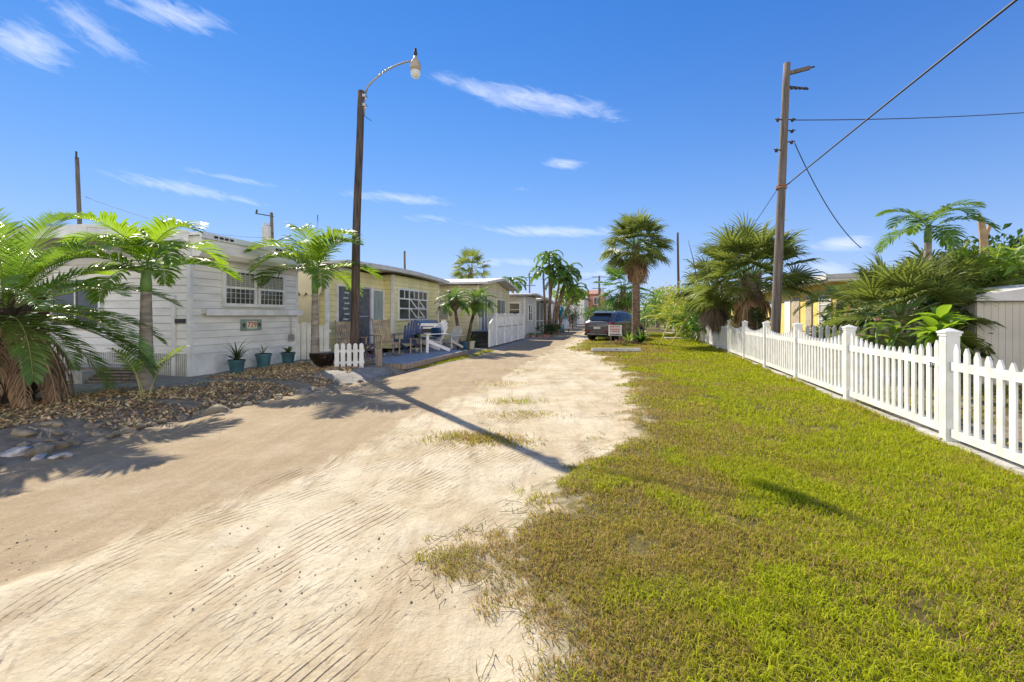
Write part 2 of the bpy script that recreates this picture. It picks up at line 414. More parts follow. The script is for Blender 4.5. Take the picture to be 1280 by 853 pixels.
# ---------------------------------------------------------------- ground material
def ground_mat():
    m = bpy.data.materials.new('ground_surface'); m.use_nodes = True
    n, l = m.node_tree.nodes, m.node_tree.links
    b = n["Principled BSDF"]; b.inputs['Roughness'].default_value = .95; b.inputs['Specular IOR Level'].default_value = .25
    geo = n.new("ShaderNodeNewGeometry"); P = geo.outputs['Position']
    def noise(scale, detail=5, rough=.55, dist=0, vec=None, seed=0):
        t = n.new("ShaderNodeTexNoise"); t.inputs['Scale'].default_value = scale; t.inputs['Detail'].default_value = detail
        t.inputs['Roughness'].default_value = rough; t.inputs['Distortion'].default_value = dist
        l.new(vec or P, t.inputs['Vector']); return t.outputs['Fac']
    def attr(name):
        a = n.new("ShaderNodeAttribute"); a.attribute_name = name; return a.outputs['Fac']
    def mth(op, a, b_=None, c=None, clamp=False):
        t = n.new("ShaderNodeMath"); t.operation = op; t.use_clamp = clamp
        for i, v in enumerate((a, b_, c)):
            if v is None: continue
            if isinstance(v, (int, float)): t.inputs[i].default_value = v
            else: l.new(v, t.inputs[i])
        return t.outputs[0]
    def rng(v, a, b_, c=0.0, d=1.0):
        t = n.new("ShaderNodeMapRange"); t.inputs[1].default_value = a; t.inputs[2].default_value = b_
        t.inputs[3].default_value = c; t.inputs[4].default_value = d; l.new(v, t.inputs[0]); return t.outputs[0]
    def mix(f, a, b_):
        t = n.new("ShaderNodeMix"); t.data_type = 'RGBA'; l.new(f, t.inputs[0])
        for i, v in ((6, a), (7, b_)):
            if isinstance(v, tuple): t.inputs[i].default_value = v+(1,)
            else: l.new(v, t.inputs[i])
        return t.outputs[2]
    def mapping(rot, sc):
        t = n.new("ShaderNodeMapping"); t.vector_type = 'POINT'; t.inputs['Rotation'].default_value = (0, 0, rot); t.inputs['Scale'].default_value = sc
        l.new(P, t.inputs[0]); return t.outputs[0]
    fine = noise(55, 4, .7); mid = noise(6, 5); big = noise(.9, 4); patch = noise(2.6, 8, .72, .35)
    spk = noise(130, 2, .8)
    # dusty asphalt
    streak = noise(1.0, 5, .6, .3, mapping(R(14), (7, .7, 1)))
    asphalt = mix(rng(streak, .35, .65), (.32, .24, .145), (.42, .325, .195))
    asphalt = mix(rng(fine, .35, .7), asphalt, (.27, .20, .12))
    asphalt = mix(rng(noise(1.7, 6, .7), .48, .66, 0, .55), asphalt, (.44, .36, .25))
    asphalt = mix(rng(noise(22, 5, .7), .5, .66, 0, .55), asphalt, (.25, .185, .11))
    asphalt = mix(rng(spk, .58, .72, 0, .7), asphalt, (.58, .49, .36))
    # pale shell sand
    sand = mix(rng(patch, .35, .66), (.41, .32, .19), (.60, .52, .36))
    sand = mix(rng(big, .42, .66, 0, .7), sand, (.66, .59, .44))
    sand = mix(rng(spk, .58, .8, 0, .55), sand, (.24, .18, .12))
    grit = noise(26, 5, .75); sand = mix(rng(grit, .50, .66, 0, .45), sand, (.33, .26, .18))
    sstr = noise(1.0, 7, .7, .5, mapping(R(24), (3.4, .5, 1)))
    sand = mix(rng(sstr, .50, .66, 0, .75), sand, (.37, .28, .17))
    # rake and tyre lines pressed into the sand
    def lines(rot, scale, dist, seed):
        w = n.new("ShaderNodeTexWave"); w.wave_type = 'BANDS'; w.bands_direction = 'X'; w.wave_profile = 'SAW'
        w.inputs['Scale'].default_value = scale; w.inputs['Distortion'].default_value = dist
        w.inputs['Detail'].default_value = 3; w.inputs['Detail Scale'].default_value = .9; w.inputs['Phase Offset'].default_value = seed
        l.new(mapping(R(rot), (1, 1, 1)), w.inputs['Vector'])
        return w.outputs['Fac']
    ga = rng(lines(14, 4.2, 3.2, 0), .89, .99)
    gb = rng(lines(36, 4.6, 3.0, 4), .89, .99)
    pa = rng(noise(.8, 3, .5, 0, mapping(R(14), (1.6, .5, 1))), .50, .56)
    pb = rng(noise(.9, 3, .5, 0, mapping(R(36), (1.4, .5, 1))), .54, .46)
    brk = mth('MULTIPLY', rng(noise(3.0, 6, .75), .46, .60), rng(noise(.55, 4, .6), .42, .58, .25, 1))
    grooves = mth('MULTIPLY', mth('MAXIMUM', mth('MULTIPLY', ga, pa), mth('MULTIPLY', gb, pb)), brk)
    wob = mth('ADD', attr('rutd'), mth('MULTIPLY', noise(1.1, 3), .10))
    ln_ = mth('SINE', mth('MULTIPLY', wob, 6.2832/.052))
    rut = mth('MULTIPLY', mth('MULTIPLY', rng(ln_, .55, .98), attr('rut')), mth('MULTIPLY', rng(noise(2.0, 6, .75), .46, .60), .9))
    s_attr = attr('sand')
    sm = mth('ADD', s_attr, mth('MULTIPLY', mth('SUBTRACT', noise(1.6, 6, .65, .4, mapping(R(14), (2.2, .6, 1))), .5), 1.6))
    smask = rng(sm, .36, .64)
    grooves = mth('MULTIPLY', grooves, rng(sm, .3, .6))
    col = mix(smask, asphalt, sand)
    grooves = mth('MAXIMUM', mth('MULTIPLY', grooves, .5), mth('MULTIPLY', rut, .85))
    col = mix(mth('MULTIPLY', grooves, .72), col, (.18, .13, .08))
    # bed soil, yard soil, turf soil
    soil = mix(rng(mid, .35, .65), (.19, .15, .105), (.33, .27, .19))
    soil = mix(rng(spk, .55, .75, 0, .6), soil, (.40, .34, .26))
    turf = mix(rng(mid, .35, .7), (.085, .07, .02), (.20, .15, .055))
    turf = mix(rng(fine, .4, .7, 0, .8), turf, (.06, .065, .012))
    bedpave = mix(rng(mid, .35, .65), (.27, .26, .24), (.37, .35, .31))
    bedpave = mix(rng(noise(11, 3), .60, .68), bedpave, (.13, .11, .09))
    col = mix(attr('soil'), col, soil)
    col = mix(attr('turf'), col, turf)
    col = mix(attr('pave'), col, bedpave)
    l.new(col, b.inputs['Base Color'])
    hgt = mth('ADD', mth('MULTIPLY', fine, .25), mth('MULTIPLY', mth('MULTIPLY', patch, smask), 1.5))
    hgt = mth('ADD', hgt, mth('MULTIPLY', grooves, -.75))
    hgt = mth('ADD', hgt, mth('MULTIPLY', mid, .5))
    bp = n.new("ShaderNodeBump"); bp.inputs['Strength'].default_value = .9; bp.inputs['Distance'].default_value = .022
    l.new(hgt, bp.inputs['Height']); l.new(bp.outputs[0], b.inputs['Normal'])
    return m
M['ground'] = ground_mat()

# a fine sheet near the street: one set of grid points, shared out to road, verge, lawn, bed and yard
YS = [-6.0, -4, -2.5, -1.2, -.4, .2, .6, .9]
y = 1.1
while y < 95:
    YS.append(y); y += max(.014, y*.0062)
YS = np.array(YS)
TS = np.concatenate([np.linspace(-3.2, -1.3, 60, endpoint=False), np.linspace(-1.3, 1.3, 560, endpoint=False), np.linspace(1.3, 3.2, 61)])
YG, TG = np.meshgrid(YS, TS, indexing='ij')
XG = TG*np.maximum(YG, 2.2)
ZG = ground_h(XG, YG)
# tyre ruts pressed into road and sand, each a band of tread lines
RUTS = [([(-2.34, 1.9), (-2.36, 2.6), (-2.14, 3.3), (-1.48, 4.0), (-.9, 5.0)], .26), ([(-1.55, 1.7), (-1.35, 2.5), (-.95, 3.4), (-.3, 4.4), (.5, 5.8)], .42), ([(-1.0, 1.5), (-.7, 2.2), (-.25, 2.9), (.2, 3.6)], .26),
        ([(-2.2, 3.4), (-1.5, 5.0), (-.9, 7.2), (.1, 11), (1.9, 18), (3.6, 26)], .22), ([(-1.0, 3.8), (-.45, 5.2), (.25, 7.5), (1.2, 11), (2.7, 17)], .34)]
def rut_field(X, Y):
    D = np.full(np.shape(X), 9.0); Wt = np.zeros(np.shape(X))
    for k, (path, w) in enumerate(RUTS):
        ys = np.array([q[1] for q in path]); xs = np.array([q[0] for q in path])
        co_ = np.polyfit(ys, xs, 3 if len(xs) > 4 else 2)
        cx = np.polyval(co_, Y); slope = np.polyval(np.polyder(co_), Y)
        d = (X-cx)/np.sqrt(1+slope**2)
        band = (1-smooth(w*.6, w, np.abs(d)))*smooth(ys[0]-.4, ys[0], Y)*(1-smooth(ys[-1]*.75, ys[-1], Y))
        D = np.where(band > Wt, d+k*.013, D); Wt = np.maximum(Wt, band)
    return D, Wt
rutd, rutv = rut_field(XG, YG)
nr, nc = XG.shape
Xc = (XG[:-1, :-1]+XG[1:, 1:])/2; Yc = (YG[:-1, :-1]+YG[1:, 1:])/2
edge_n = (fbm(Xc*1.7, Yc*1.7, 21, 5)-.5)
def lawn_edge(X, Y):
    return X-lawn_left(Y)+(fbm(X*1.5, Y*1.5, 31, 4)-.5)*1.1+(fbm(X*9, Y*9, 37, 3)-.5)*.35
le = lawn_edge(Xc, Yc)
rl = road_left(Yc)+(fbm(Xc*2, Yc*2, 41)-.5)*.3
fxc = fence_x(Yc)
cls = np.zeros(Xc.shape, int)                       # 0 road
cls[le > 0] = 2                                     # lawn
cls[Xc > fxc+.02] = 4                               # yard
cls[Xc < rl] = 3                                    # bed
sandm = smooth(-.9, .7, XG-sand_left(YG))
GRP = {0: ('road', 'dusty tan road blending into pale raked sand between bed and lawn'), 2: ('lawn', 'mown green and straw coloured lawn between sand and white fence'),
       3: ('planting_bed', 'grey paved and mulched strip along the mobile homes'), 4: ('yard', 'patchy yard ground behind the white picket fence')}
idx = np.arange(nr*nc).reshape(nr, nc)
for k, (nm, lab) in GRP.items():
    sel = np.argwhere(cls == k)
    i, j = sel[:, 0], sel[:, 1]
    quads = np.stack([idx[i, j], idx[i, j+1], idx[i+1, j+1], idx[i+1, j]], 1)
    used, inv = np.unique(quads, return_inverse=True)
    inv = inv.reshape(quads.shape)
    co = np.stack([XG.ravel()[used], YG.ravel()[used], ZG.ravel()[used]], 1).astype(np.float32)
    me = bpy.data.meshes.new(nm)
    me.vertices.add(len(used)); me.vertices.foreach_set('co', co.ravel())
    me.loops.add(quads.size); me.loops.foreach_set('vertex_index', inv.ravel().astype(np.int32))
    me.polygons.add(len(quads)); me.polygons.foreach_set('loop_start', np.arange(0, quads.size, 4, dtype=np.int32))
    me.polygons.foreach_set('loop_total', np.full(len(quads), 4, np.int32))
    me.polygons.foreach_set('use_smooth', np.ones(len(quads), bool))
    me.update(calc_edges=True)
    X_, Y_ = co[:, 0].astype(float), co[:, 1].astype(float)
    def put(name, vals):
        a = me.attributes.new(name, 'FLOAT', 'POINT'); a.data.foreach_set('value', vals.astype(np.float32))
    one, zero = np.ones(len(used)), np.zeros(len(used))
    put('rut', rutv.ravel()[used] if k == 0 else zero)
    put('rutd', rutd.ravel()[used] if k == 0 else zero)
    put('sand', sandm.ravel()[used] if k == 0 else one)
    beach = smooth(.0, .55, lawn_edge(X_, Y_)+(fbm(X_*14, Y_*14, 5)-.5)*.5)
    put('turf', beach if k == 2 else zero)
    yardturf = smooth(.35, .6, fbm(X_*1.1, Y_*1.1, 55))
    put('soil', one if k in (3, 4) else zero)
    if k == 4: me.attributes['turf'].data.foreach_set('value', (yardturf*.9).astype(np.float32))
    pv = zero
    if k == 3:
        d = road_left(Y_)-X_
        pv = np.maximum(smooth(.5, 1.0, Y_-9.0+d*.35)*(1-smooth(.3, .6, fbm(X_*1.2, Y_*1.2, 61)-.1)), smooth(1.6, 2.1, d))
        pv = np.clip(pv+(Y_ > 13), 0, 1)*.9
    put('pave', pv)
    me.materials.append(M['ground'])
    o = bpy.data.objects.new(nm, me); C.objects.link(o)
    struct(o, lab)

g = MB(); g.add([(-1500, -900, -.14), (1500, -900, -.14), (1500, 2500, -.14), (-1500, 2500, -.14)], [(0, 1, 2, 3)])
M['far_ground'] = mat('far_ground', (.20, .19, .10), .95, .25, .05)
struct(g.build('ground', 'far_ground'), 'flat land reaching to the horizon')
# sea of yards either side: low far treeline is built with the trees

# ---------------------------------------------------------------- grass blades
def grass_material():
    m = bpy.data.materials.new('grass_blades'); m.use_nodes = True
    n, l = m.node_tree.nodes, m.node_tree.links
    b = n["Principled BSDF"]; b.inputs['Roughness'].default_value = .7; b.inputs['Specular IOR Level'].default_value = .12
    geo = n.new("ShaderNodeNewGeometry")
    def noise(s, d=4):
        t = n.new("ShaderNodeTexNoise"); t.inputs['Scale'].default_value = s; t.inputs['Detail'].default_value = d
        l.new(geo.outputs['Position'], t.inputs['Vector']); return t.outputs['Fac']
    def attr(name):
        a = n.new("ShaderNodeAttribute"); a.attribute_name = name; return a.outputs['Fac']
    def mix(f, a, b_):
        t = n.new("ShaderNodeMix"); t.data_type = 'RGBA'; l.new(f, t.inputs[0])
        for i, v in ((6, a), (7, b_)):
            if isinstance(v, tuple): t.inputs[i].default_value = v+(1,)
            else: l.new(v, t.inputs[i])
        return t.outputs[2]
    def rng(v, a, b_, c=0.0, d=1.0):
        t = n.new("ShaderNodeMapRange"); t.inputs[1].default_value = a; t.inputs[2].default_value = b_
        t.inputs[3].default_value = c; t.inputs[4].default_value = d; l.new(v, t.inputs[0]); return t.outputs[0]
    ri = geo.outputs['Random Per Island']
    green = mix(rng(ri, 0, 1), (.27, .34, .008), (.56, .58, .02))
    olive = mix(rng(ri, 0, 1), (.27, .245, .022), (.52, .45, .05))
    straw = mix(rng(ri, 0, 1), (.36, .23, .08), (.58, .42, .16))
    lush = attr('lush')
    c = mix(lush, olive, green)
    wn_ = n.new("ShaderNodeTexWhiteNoise"); wn_.noise_dimensions = '1D'; l.new(ri, wn_.inputs['W'])
    t1 = n.new("ShaderNodeMath"); t1.operation = 'LESS_THAN'; l.new(wn_.outputs['Value'], t1.inputs[0]); l.new(attr('dry'), t1.inputs[1])
    c = mix(t1.outputs[0], c, straw)
    l.new(c, b.inputs['Base Color'])
    tr = n.new("ShaderNodeBsdfTranslucent"); l.new(c, tr.inputs[0])
    ms = n.new("ShaderNodeMixShader"); ms.inputs[0].default_value = .42
    l.new(b.outputs[0], ms.inputs[1]); l.new(tr.outputs[0], ms.inputs[2]); l.new(ms.outputs[0], n["Material Output"].inputs[0])
    return m
M['grass'] = grass_material()
rs = np.random.RandomState(7)

def blades(name, X, Y, hgt, wid, lean, dry, lush, label):
    N = len(X); Z = ground_h(X, Y)
    a = rs.rand(N)*2*np.pi; ld = rs.rand(N)*2*np.pi
    ln = lean*(.3+rs.rand(N))*hgt
    lx, ly = np.cos(ld)*ln, np.sin(ld)*ln
    wx, wy = np.cos(a)*wid/2, np.sin(a)*wid/2
    V = np.zeros((N, 5, 3), np.float32)
    V[:, 0] = np.stack([X-wx, Y-wy, Z-.004], 1); V[:, 1] = np.stack([X+wx, Y+wy, Z-.004], 1)
    mx_, my_ = X+lx*.35, Y+ly*.35
    V[:, 2] = np.stack([mx_+wx*.8, my_+wy*.8, Z+hgt*.6], 1); V[:, 3] = np.stack([mx_-wx*.8, my_-wy*.8, Z+hgt*.6], 1)
    V[:, 4] = np.stack([X+lx, Y+ly, Z+hgt*(1-.35*lean)], 1)
    base = (np.arange(N)*5)[:, None]
    loops = (base+np.array([[0, 1, 2, 3, 3, 2, 4]])).ravel().astype(np.int32)
    me = bpy.data.meshes.new(name)
    me.vertices.add(N*5); me.vertices.foreach_set('co', V.ravel())
    me.loops.add(N*7); me.loops.foreach_set('vertex_index', loops)
    me.polygons.add(N*2)
    ls = (np.arange(N)*7)[:, None]+np.array([[0, 4]]); me.polygons.foreach_set('loop_start', ls.ravel().astype(np.int32))
    me.polygons.foreach_set('loop_total', np.tile([4, 3], N).astype(np.int32))
    me.update(calc_edges=True)
    for nm, v in (('dry', dry), ('lush', lush)):
        at = me.attributes.new(nm, 'FLOAT', 'POINT'); at.data.foreach_set('value', np.repeat(v, 5).astype(np.float32))
    me.materials.append(M['grass'])
    o = bpy.data.objects.new(name, me); C.objects.link(o)
    tag(o, label, 'grass', kind='stuff')
    return o

def scatter(y0, y1, xmax_l, xmax_r, dens):
    A = (y1-y0)*(xmax_r-xmax_l); N = int(A*dens)
    return xmax_l+rs.rand(N)*(xmax_r-xmax_l), y0+rs.rand(N)*(y1-y0)
GX, GY, GW = [], [], []
for (y0, y1, dens, w) in ((1.4, 3, 9000, .0045), (3, 4.5, 6500, .0055), (4.5, 6.5, 3800, .007), (6.5, 9.5, 2100, .010), (9.5, 14, 1150, .014), (14, 22, 520, .022), (22, 36, 200, .036)):
    x, yy = scatter(y0, y1, float(lawn_left(np.array([y0]))[0])-1.4, float(fence_x(y1)), dens)
    ed = lawn_edge(x, yy)
    clump = fbm(x*3.2, yy*3.2, 71, 3)
    keep = (ed+(clump-.5)*.9 > .12) & (x < fence_x(yy)-.03) & (x < 1.22*yy+.6)
    thin = (ed < .7) & (rs.rand(len(x)) > .35+ed)
    bare = (fbm(x*2.6, yy*2.6, 83, 4) < .29) & (rs.rand(len(x)) < .8)
    keep &= ~thin & ~bare
    GX.append(x[keep]); GY.append(yy[keep]); GW.append(np.full(keep.sum(), w))
# small weeds in the sand
for (cx, cy, r_, nn) in ((-.42, 5.35, .42, 1500), (-.05, 5.2, .3, 500), (.15, 6.6, .45, 450), (.0, 7.6, .5, 350), (-.3, 9.6, .6, 300), (.2, 12, .6, 200)):
    x = cx+rs.randn(nn)*r_*.6; yy = cy+rs.randn(nn)*r_*.35
    GX.append(x); GY.append(yy); GW.append(np.full(nn, .008))
GX = np.concatenate(GX); GY = np.concatenate(GY); GW = np.concatenate(GW)
fd = fence_x(GY)-GX
lush = np.clip(smooth(3.2, 1.2, fd+(fbm(GX*.7, GY*.7, 19, 3)-.5)*2.5)*.95+smooth(.50, .66, fbm(GX*1.3, GY*1.3, 91, 4))*.9, 0, 1)
dry = np.clip(.34-.28*lush+(fbm(GX*1.4, GY*1.4, 95, 4)-.5)*1.1+smooth(.9, 0, lawn_edge(GX, GY))*.25, .03, .95)
hh = (.020+.034*rs.rand(len(GX)))*(.8+.5*lush)*(.45+1.3*fbm(GX*5, GY*5, 99, 3))
hh *= 1+.35*np.clip((GY-6)/12, 0, 1)
blades('grass', GX, GY, hh, GW*(.7+.6*rs.rand(len(GX))), 1.15, dry, lush, 'short green and straw grass blades covering the lawn')
yy = 2.6+rs.rand(9000)*19; x = fence_x(yy)-.10-.10*rs.rand(9000)**2
k = fbm(x*2.3, yy*2.3, 15) > .50
x, yy = x[k], yy[k]
blades('fence_weeds', x, yy, (.05+.09*rs.rand(len(x)))*(.5+fbm(x*4, yy*4, 16)), np.full(len(x), .009), .8, np.full(len(x), .3), np.full(len(x), .8), 'longer grass and weeds along the foot of the white fence')
# yard grass behind the fence, and the strip by the deck
x, yy = rs.rand(26000)*10+4.2, 2.5+rs.rand(26000)*13
k = (x > fence_x(yy)+.1) & (fbm(x*1.1, yy*1.1, 55) > .45) & (x < fence_x(yy)+5)
x, yy = x[k], yy[k]
blades('yard_grass', x, yy, .04+.03*rs.rand(len(x)), np.full(len(x), .014), 1.0, np.full(len(x), .35), np.full(len(x), .4), 'thin patchy grass behind the white picket fence')
u = rs.rand(9000); s_ = rs.rand(9000)
yy = 12.3+u*6.6; x = road_left(yy)-.08-s_*.42
k = fbm(x*2.4, yy*2.4, 77) > .42
x, yy = x[k], yy[k]
blades('deck_grass', x, yy, .03+.03*rs.rand(len(x)), np.full(len(x), .016), 1.0, np.full(len(x), .2), np.full(len(x), .7), 'narrow strip of grass between road and grey deck')

# runner stems creeping from the lawn over the sand
runners = MB(); rr = random.Random(5)
for i in range(60):
    yy0 = rr.choice([2.0, 2.4, 2.8, 3.2, 3.6, 4.4, 5.2, 6.4])+rr.uniform(-.35, .35)
    x0 = float(lawn_left(np.array([yy0]))[0])+rr.uniform(-.1, .45)
    a = rr.uniform(1.2, 5.0); pts = []
    x_, y_ = x0, yy0
    for s in range(rr.randint(2, 5)):
        pts.append((x_, y_, gh(x_, y_)+.008+rr.random()*.012)); a += rr.uniform(-.45, .45)
        x_ += math.cos(a)*.05; y_ += math.sin(a)*.05
    runners.tube(pts, .0018, 4)
    for p in pts[::1]:
        for q in range(2):
            b_ = rr.uniform(0, 6.28); L_ = rr.uniform(.02, .045)
            ex, ey = math.cos(b_)*L_, math.sin(b_)*L_
            runners.add([(p[0]-ey*.08, p[1]+ex*.08, p[2]), (p[0]+ey*.08, p[1]-ex*.08, p[2]), (p[0]+ex, p[1]+ey, p[2]+L_*.6)], [(0, 1, 2)])
M['runner'] = mat('runner', (.26, .19, .08), .8, .25, 3, island=.3, col2=(.17, .19, .05))
tag(runners.build('grass_runners', 'runner'), 'brown creeping grass stems spreading from the lawn over the sand', 'grass', kind='stuff')

# pebbles and shell bits on road and sand
peb = MB(); rr = random.Random(23)
for i in range(2600):
    yy0 = 2.0+rr.random()**1.6*12; x0 = rr.uniform(float(road_left(np.array([yy0]))[0]), float(lawn_left(np.array([yy0]))[0])+.3)
    if vnoise(np.array([x0*1.7]), np.array([yy0*1.7]), 12)[0] < .70: continue
    s = rr.uniform(.003, .009)*(1.0 if rr.random() < .985 else 1.6); z = gh(x0, yy0)+s*.3
    a = rr.uniform(0, 3)
    vs = [(x0+s*math.cos(a+k*1.257)*rr.uniform(.7, 1.2), yy0+s*math.sin(a+k*1.257)*rr.uniform(.7, 1.2), z-s*.4) for k in range(5)]+[(x0+s*.5*math.cos(a+k*2.1), yy0+s*.5*math.sin(a+k*2.1), z+s*.5) for k in range(3)]
    peb.add(vs, [(0, 1, 5), (1, 2, 6, 5), (2, 3, 6), (3, 4, 7, 6), (4, 0, 5, 7), (5, 6, 7)])
M['pebble'] = mat('pebble', (.36, .30, .22), .9, .3, 30, island=.6)
tag(peb.build('pebbles', 'pebble'), 'scattered pebbles and shell bits on the sandy road', 'pebbles', kind='stuff')

# mulch chips in the two beds
chips = MB(); rr = random.Random(11)
def chip(x, y, z, s):
    a = rr.uniform(0, 6.28); t = rr.uniform(-.7, .7); ca, sa = math.cos(a)*s, math.sin(a)*s
    w = rr.uniform(.35, .7); zz = math.sin(t)*s
    z += abs(zz)
    chips.add([(x-ca, y-sa, z-zz), (x+sa*w, y-ca*w, z+rr.uniform(-.4, .4)*s), (x+ca, y+sa, z+zz), (x-sa*w, y+ca*w, z+rr.uniform(-.4, .4)*s)], [(0, 1, 2, 3)])
n_ = 0
while n_ < 15000:
    yy0 = rr.uniform(5.0, 12.9); d = rr.uniform(.12, 3.2)
    x0 = float(road_left(np.array([yy0]))[0])-d
    u = 640+569*x0/yy0
    near_bed = yy0 < 8.6 and d < 2.7 and (yy0 > 5.6 or d > .9)
    far_bed = 9.0 < yy0 and x0 > -6.1 and x0 < -3.7
    if near_bed and 7.9 < yy0 and d > 1.9: near_bed = False
    if not (near_bed or far_bed): continue
    if vnoise(np.array([x0*2.5]), np.array([yy0*2.5]), 3)[0] < .22: continue
    chip(x0, yy0, gh(x0, yy0)+rr.random()*.025, rr.uniform(.014, .038)); n_ += 1
tag(chips.build('mulch', 'chip'), 'brown leaf litter and bark mulch around the palms by the road', 'mulch', kind='stuff')
M['siding_white_lap'] = mat('siding_white_lap', (.56, .53, .46), .8, .1)  # darker siding tones that paint the shadow line at each lap
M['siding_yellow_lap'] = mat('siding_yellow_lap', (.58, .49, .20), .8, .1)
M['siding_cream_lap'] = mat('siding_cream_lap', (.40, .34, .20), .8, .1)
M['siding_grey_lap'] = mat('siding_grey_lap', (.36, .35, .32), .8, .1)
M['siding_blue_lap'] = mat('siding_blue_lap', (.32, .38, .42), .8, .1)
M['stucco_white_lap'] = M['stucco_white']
# ---------------------------------------------------------------- building helpers (local frame: +x faces the road, +y runs along it)
def lap(mb, face, a0, a1, z0, z1, at, board=.2, mi=None):
    z = z0; t = .02
    while z < z1-.01:
        h = min(board, z1-z)
        g = min(.013, board*.08)
        fbox(mb, face, a0+.002, a1-.002, z+h-g, z+h, -.02, .0075, at, 1)  # thin darker strip, a painted shadow line between boards
        if face == '+x':
            mb.add([(at-.03, a0, z), (at+t, a0, z), (at+.003, a0, z+h), (at-.03, a0, z+h), (at-.03, a1, z), (at+t, a1, z), (at+.003, a1, z+h), (at-.03, a1, z+h)],
                   [(0,1,2,3),(7,6,5,4),(1,5,6,2),(0,4,5,1),(2,6,7,3)], mi)
        elif face == '-x':
            mb.add([(at+.03, a0, z), (at-t, a0, z), (at-.003, a0, z+h), (at+.03, a0, z+h), (at+.03, a1, z), (at-t, a1, z), (at-.003, a1, z+h), (at+.03, a1, z+h)],
                   [(0,3,2,1),(4,5,6,7),(1,2,6,5),(0,1,5,4),(2,3,7,6)], mi)
        else:
            mb.add([(a0, at+.03, z), (a0, at-t, z), (a0, at-.003, z+h), (a0, at+.03, z+h), (a1, at+.03, z), (a1, at-t, z), (a1, at-.003, z+h), (a1, at+.03, z+h)],
                   [(0,3,2,1),(4,5,6,7),(1,2,6,5),(0,1,5,4),(2,3,7,6)], mi)
        z += board

def fbox(mb, face, a0, a1, z0, z1, d0, d1, at, mi=None):      # box against a wall face, d measured outward
    if face == '+x': mb.box(at+d0, at+d1, a0, a1, z0, z1, mi)
    elif face == '-x': mb.box(at-d1, at-d0, a0, a1, z0, z1, mi)
    else: mb.box(a0, a1, at-d1, at-d0, z0, z1, mi)

def window(parent, face, a0, a1, z0, z1, at, cols=2, rows=2, fr='white_paint', gl='glass', fw=.06, mw=.03, blind=None, name='window', label=None):
    f = MB(); d = .055
    fbox(f, face, a0-fw, a1+fw, z1, z1+fw, .0, d, at); fbox(f, face, a0-fw-.02, a1+fw+.02, z0-fw, z0, .0, d+.03, at)
    fbox(f, face, a0-fw, a0, z0, z1, .0, d, at); fbox(f, face, a1, a1+fw, z0, z1, .0, d, at)
    cl = cols if hasattr(cols, '__len__') else [i/cols for i in range(1, cols)]
    for c in cl:
        x = a0+(a1-a0)*c; fbox(f, face, x-mw/2, x+mw/2, z0, z1, .024, d-.006, at)
    rw = rows if hasattr(rows, '__len__') else [i/rows for i in range(1, rows)]
    for r in rw:
        zz = z0+(z1-z0)*r; fbox(f, face, a0, a1, zz-mw/2, zz+mw/2, .024, d-.009, at)
    o = f.build(name, fr, parent)
    if label: o['label'] = label
    p = MB(); fbox(p, face, a0, a1, z0, z1, .004, .022, at)
    p.build('pane', gl, o)
    if blind:
        b = MB(); zz = z0+(z1-z0)*blind
        n = int((z1-zz)/.045)
        for i in range(n):
            fbox(b, face, a0+.02, a1-.02, zz+i*.045, zz+i*.045+.034, .0225, .0265, at)
        b.build('blind', 'blinds', o)
    return o

def roof_slab(parent, x0, x1, y0, y1, z, th=.12, crown=.12, m='roof_white', name='roof'):
    b = MB(); n = 8; vs = []
    for i in range(n+1):
        t = i/n; yy = y0+(y1-y0)*t; zz = z+crown*math.sin(math.pi*t)
        vs += [(x0, yy, zz), (x1, yy, zz), (x0, yy, zz+th), (x1, yy, zz+th)]
    fs = []
    for i in range(n):
        a = i*4; b_ = a+4
        fs += [(a, b_, b_+1, a+1), (a+2, a+3, b_+3, b_+2), (a, a+2, b_+2, b_), (a+1, b_+1, b_+3, a+3)]
    fs += [(0, 1, 3, 2), (n*4, n*4+2, n*4+3, n*4+1)]
    b.add(vs, fs)
    return b.build(name, m, parent)

# ---------------------------------------------------------------- house 729
h1 = empty('mobile_home', 'white sided mobile home numbered 729 with roof box above its window', 'mobile home', (-6.72, 9.5, .12), -math.atan(.2))
W1 = 3.35
b = MB(); lap(b, '+x', .04, W1, .52, 2.98, 0, .16); lap(b, '-y', -9, -.04, .52, 2.98, 0, .16)
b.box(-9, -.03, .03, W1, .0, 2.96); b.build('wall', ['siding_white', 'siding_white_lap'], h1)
pieces('corner_trim', 'white_paint', h1, [(-.05, .03, -.03, .05, 0, 2.97), (-.05, .03, W1-.03, W1+.05, 0, 2.97), (-.42, -.34, -.045, .0, .0, 1.75)])
b = MB(); b.box(-.02, .035, .05, W1-.03, 0, .5)
for i in range(4): b.box(.035, .045, .08+i*.82, .10+i*.82, 0.01, .5)
b.box(-.02, .06, .04, W1-.02, .5, .53)
b.build('skirting', 'white_paint', h1)
b = MB()
for i in range(60): b.box(-.06-i*.05-.03, -.06-i*.05, -.035, .0, .02, .52)
b.box(-9, -.05, -.015, .02, 0, .52); b.build('fluted_skirting', 'trim_grey', h1)
